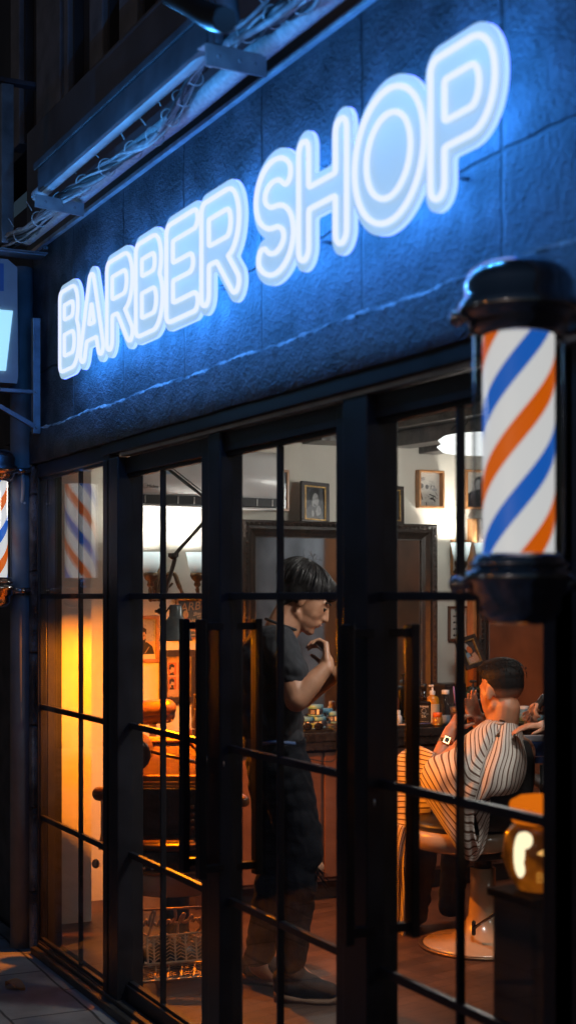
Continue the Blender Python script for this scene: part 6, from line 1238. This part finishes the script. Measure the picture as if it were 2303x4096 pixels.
# blue towel tray at the right of the customer
a_, c_ = T(2088, 3045, .25), T(2260, 2935, .25); r = thing('blue_towel', a_, 'glossy blue folded towel packet hanging by the customer shoulder', 'towel'); M = frame_m(a_, RT, (0, 0, 1)) @ Matrix.Rotation(.02, 4, 'Z'); b = MB(M); b.box((0.01, .02, -.02), (.18, .108, 0), .01); b.build('packet', mat('blue_plastic', (.05, .1, .3), .25, var=.4, vscale=14, coat=.4), r); b = MB(M); b.box((.008, .085, -.022), (.182, .112, .003), .004); b.build('fold', mat('grey_plastic', (.2, .21, .24), .3, var=.3), r)
b = MB(M); b.box((.0, -.01, -.06), (.19, .018, .01), .004); b.build('shelf_tray', mat('tray_navy', (.03, .045, .12), .3), r)
st_ = T(2170, 3060, .25); b = MB(); b.tube([(st_.x, st_.y, FL), (st_.x, st_.y, st_.z)], .015, 10); b.lathe([(.14, FL), (.14, FL + .012), (.02, FL + .03)], 24, (st_.x, st_.y, 0)); b.build('stand', BLKP, r)
# ------------------------------------------------------------ waiting chair by the rear wall (seen in the mirrors)
wc0 = Vector((-2.9, 4.0, FL)); r = thing('waiting_chair', wc0, 'white framed waiting chair with oval back, seen only in the mirror', 'chair'); WF = mat('white_lacquer', (.6, .6, .58), .35)
b = MB(); b.box(wc0 + Vector((-.22, -.22, .42)), wc0 + Vector((.22, .22, .48)), .02); b.build('seat', mat('brown_upholstery', (.2, .08, .04), .5), r)
b = MB(); b.tube([wc0 + Vector((.2 * math.cos(t), .22, .72 + .24 * math.sin(t))) for t in np.linspace(0, 2 * PI, 28)[:-1]], .02, 8, closed=True); b.build('back_frame', WF, r)
b = MB(); b.lathe([(.0005, 0), (.17, .001), (.17, .02), (.0005, .021)], 24, wc0 + Vector((0, .23, .72)), (0, -1, 0)); b.build('back_pad', mat('brown_upholstery', (0, 0, 0)), r)
for sx in (-.19, .19):
    for sy in (-.19, .19): b = MB(); b.tube([wc0 + Vector((sx, sy, 0)), wc0 + Vector((sx * .95, sy * .95, .42))], [.012, .02], 8); b.build('leg', WF, r)
# ------------------------------------------------------------ street lamps across the road, seen only as glints
for (x, y, z, c_, s_, lab) in ((-3.2, -6.5, 3.4, (1, .36, .06), 16, 'orange street lamp across the road, seen only as glints on the pole caps'), (1.5, -6.0, 3.9, (1, .93, .85), 11, 'white street lamp across the road behind the viewer'), (-6.5, -7.5, 3.0, (.9, .95, 1), 9, 'cool white street lamp farther down the opposite pavement')):
    r = thing('street_lamp', (x, y, 0), lab, 'street lamp')
    b = MB(); b.lathe([(.09, 0), (.09, .3), (.05, .34), (.04, z - .25), (.0005, z - .24)], 16, (x, y, 0)); b.build('post', GRY, r)
    b = MB(); b.sph((x, y, z), (.17, .17, .2)); b.build('globe', emis('lamp_globe_%d' % s_, c_, s_), r)
    b = MB(); b.lathe([(.08, z - .26), (.1, z - .2), (.07, z - .18)], 16, (x, y, 0)); b.build('collar', BLKP, r)
# ------------------------------------------------------------ light
def light(name, typ, loc, energy, col, **kw):
    d = bpy.data.lights.new(name, typ); d.energy = energy; d.color = col
    for k, v in kw.items(): setattr(d, k, v)
    o_ = bpy.data.objects.new(name, d); C.objects.link(o_); o_.location = loc; return o_
sp = light('people_fill_spot', 'SPOT', (-3.9, 1.1, 2.36), 115, (1, .94, .88), shadow_soft_size=.2, spot_size=math.radians(88), spot_blend=.8)  # unseen spot added as fill on the people
sp.rotation_euler = Vector((-.8, -.05, -1.2)).to_track_quat('-Z', 'Y').to_euler()
for px in (260, 420, 580, 740, 920, 1120, 1350, 1600, 1850):  # unseen blue points added before the sign to boost its light
    light('added_sign_fill', 'POINT', (FX(px, -.2), -.42, 2.90), 1.8, (.06, .36, 1), shadow_soft_size=0)
    light('added_sign_fill', 'POINT', (FX(px, -.2), -.20, 2.37), .22, (.06, .36, 1), shadow_soft_size=0)
light('added_sign_fill', 'POINT', (FX(205, -.3), -.36, 2.72), 1.2, (.08, .4, 1), shadow_soft_size=0)  # unseen point added to brighten the rack left of the sign
for p_, e_, c_, r_ in light_defs: light('lamp_light', 'POINT', p_, e_, c_, shadow_soft_size=r_)
w = bpy.data.worlds.new('World'); scene.world = w; w.use_nodes = True
n, l = w.node_tree.nodes, w.node_tree.links; bg = n['Background']
sk = n.new('ShaderNodeTexSky'); sk.sky_type = 'NISHITA'; sk.sun_disc = False; sk.sun_elevation = math.radians(1.5); sk.sun_rotation = math.radians(150)
hs = n.new('ShaderNodeHueSaturation'); hs.inputs['Saturation'].default_value = .8; hs.inputs['Value'].default_value = 1
l.new(sk.outputs[0], hs.inputs['Color']); tn = n.new('ShaderNodeMix'); tn.data_type = 'RGBA'; tn.blend_type = 'MULTIPLY'; tn.inputs[0].default_value = 1; tn.inputs[7].default_value = (.5, .75, 1.2, 1); l.new(hs.outputs[0], tn.inputs[6]); l.new(tn.outputs[2], bg.inputs[0]); bg.inputs[1].default_value = .03
# ------------------------------------------------------------ camera
cd = bpy.data.cameras.new('Camera'); co = bpy.data.objects.new('Camera', cd); C.objects.link(co); scene.camera = co
co.location = CAM; co.rotation_euler = (PI / 2, 0, math.atan2(C_, S_))
cd.sensor_fit = 'VERTICAL'; cd.sensor_height = 36; cd.sensor_width = 36 * 2303 / 4096; cd.lens = 36 * FPX / 4096
cd.shift_y = (HY - 2048) / 4096; cd.clip_start = .05; cd.clip_end = 200
cd.dof.use_dof = True; cd.dof.focus_distance = 6.2; cd.dof.aperture_fstop = 2.6; cd.dof.aperture_blades = 0
vs = scene.view_settings; vs.view_transform = 'Standard'; vs.look = 'None'; vs.exposure = 0; vs.gamma = 1
scene.cycles.use_denoising = True
scene.cycles.sample_clamp_indirect = 3
scene.cycles.caustics_reflective = False
scene.cycles.caustics_refractive = False
scene.cycles.max_bounces = 8
scene.cycles.transparent_max_bounces = 16
bpy.data.scenes.remove(TS)
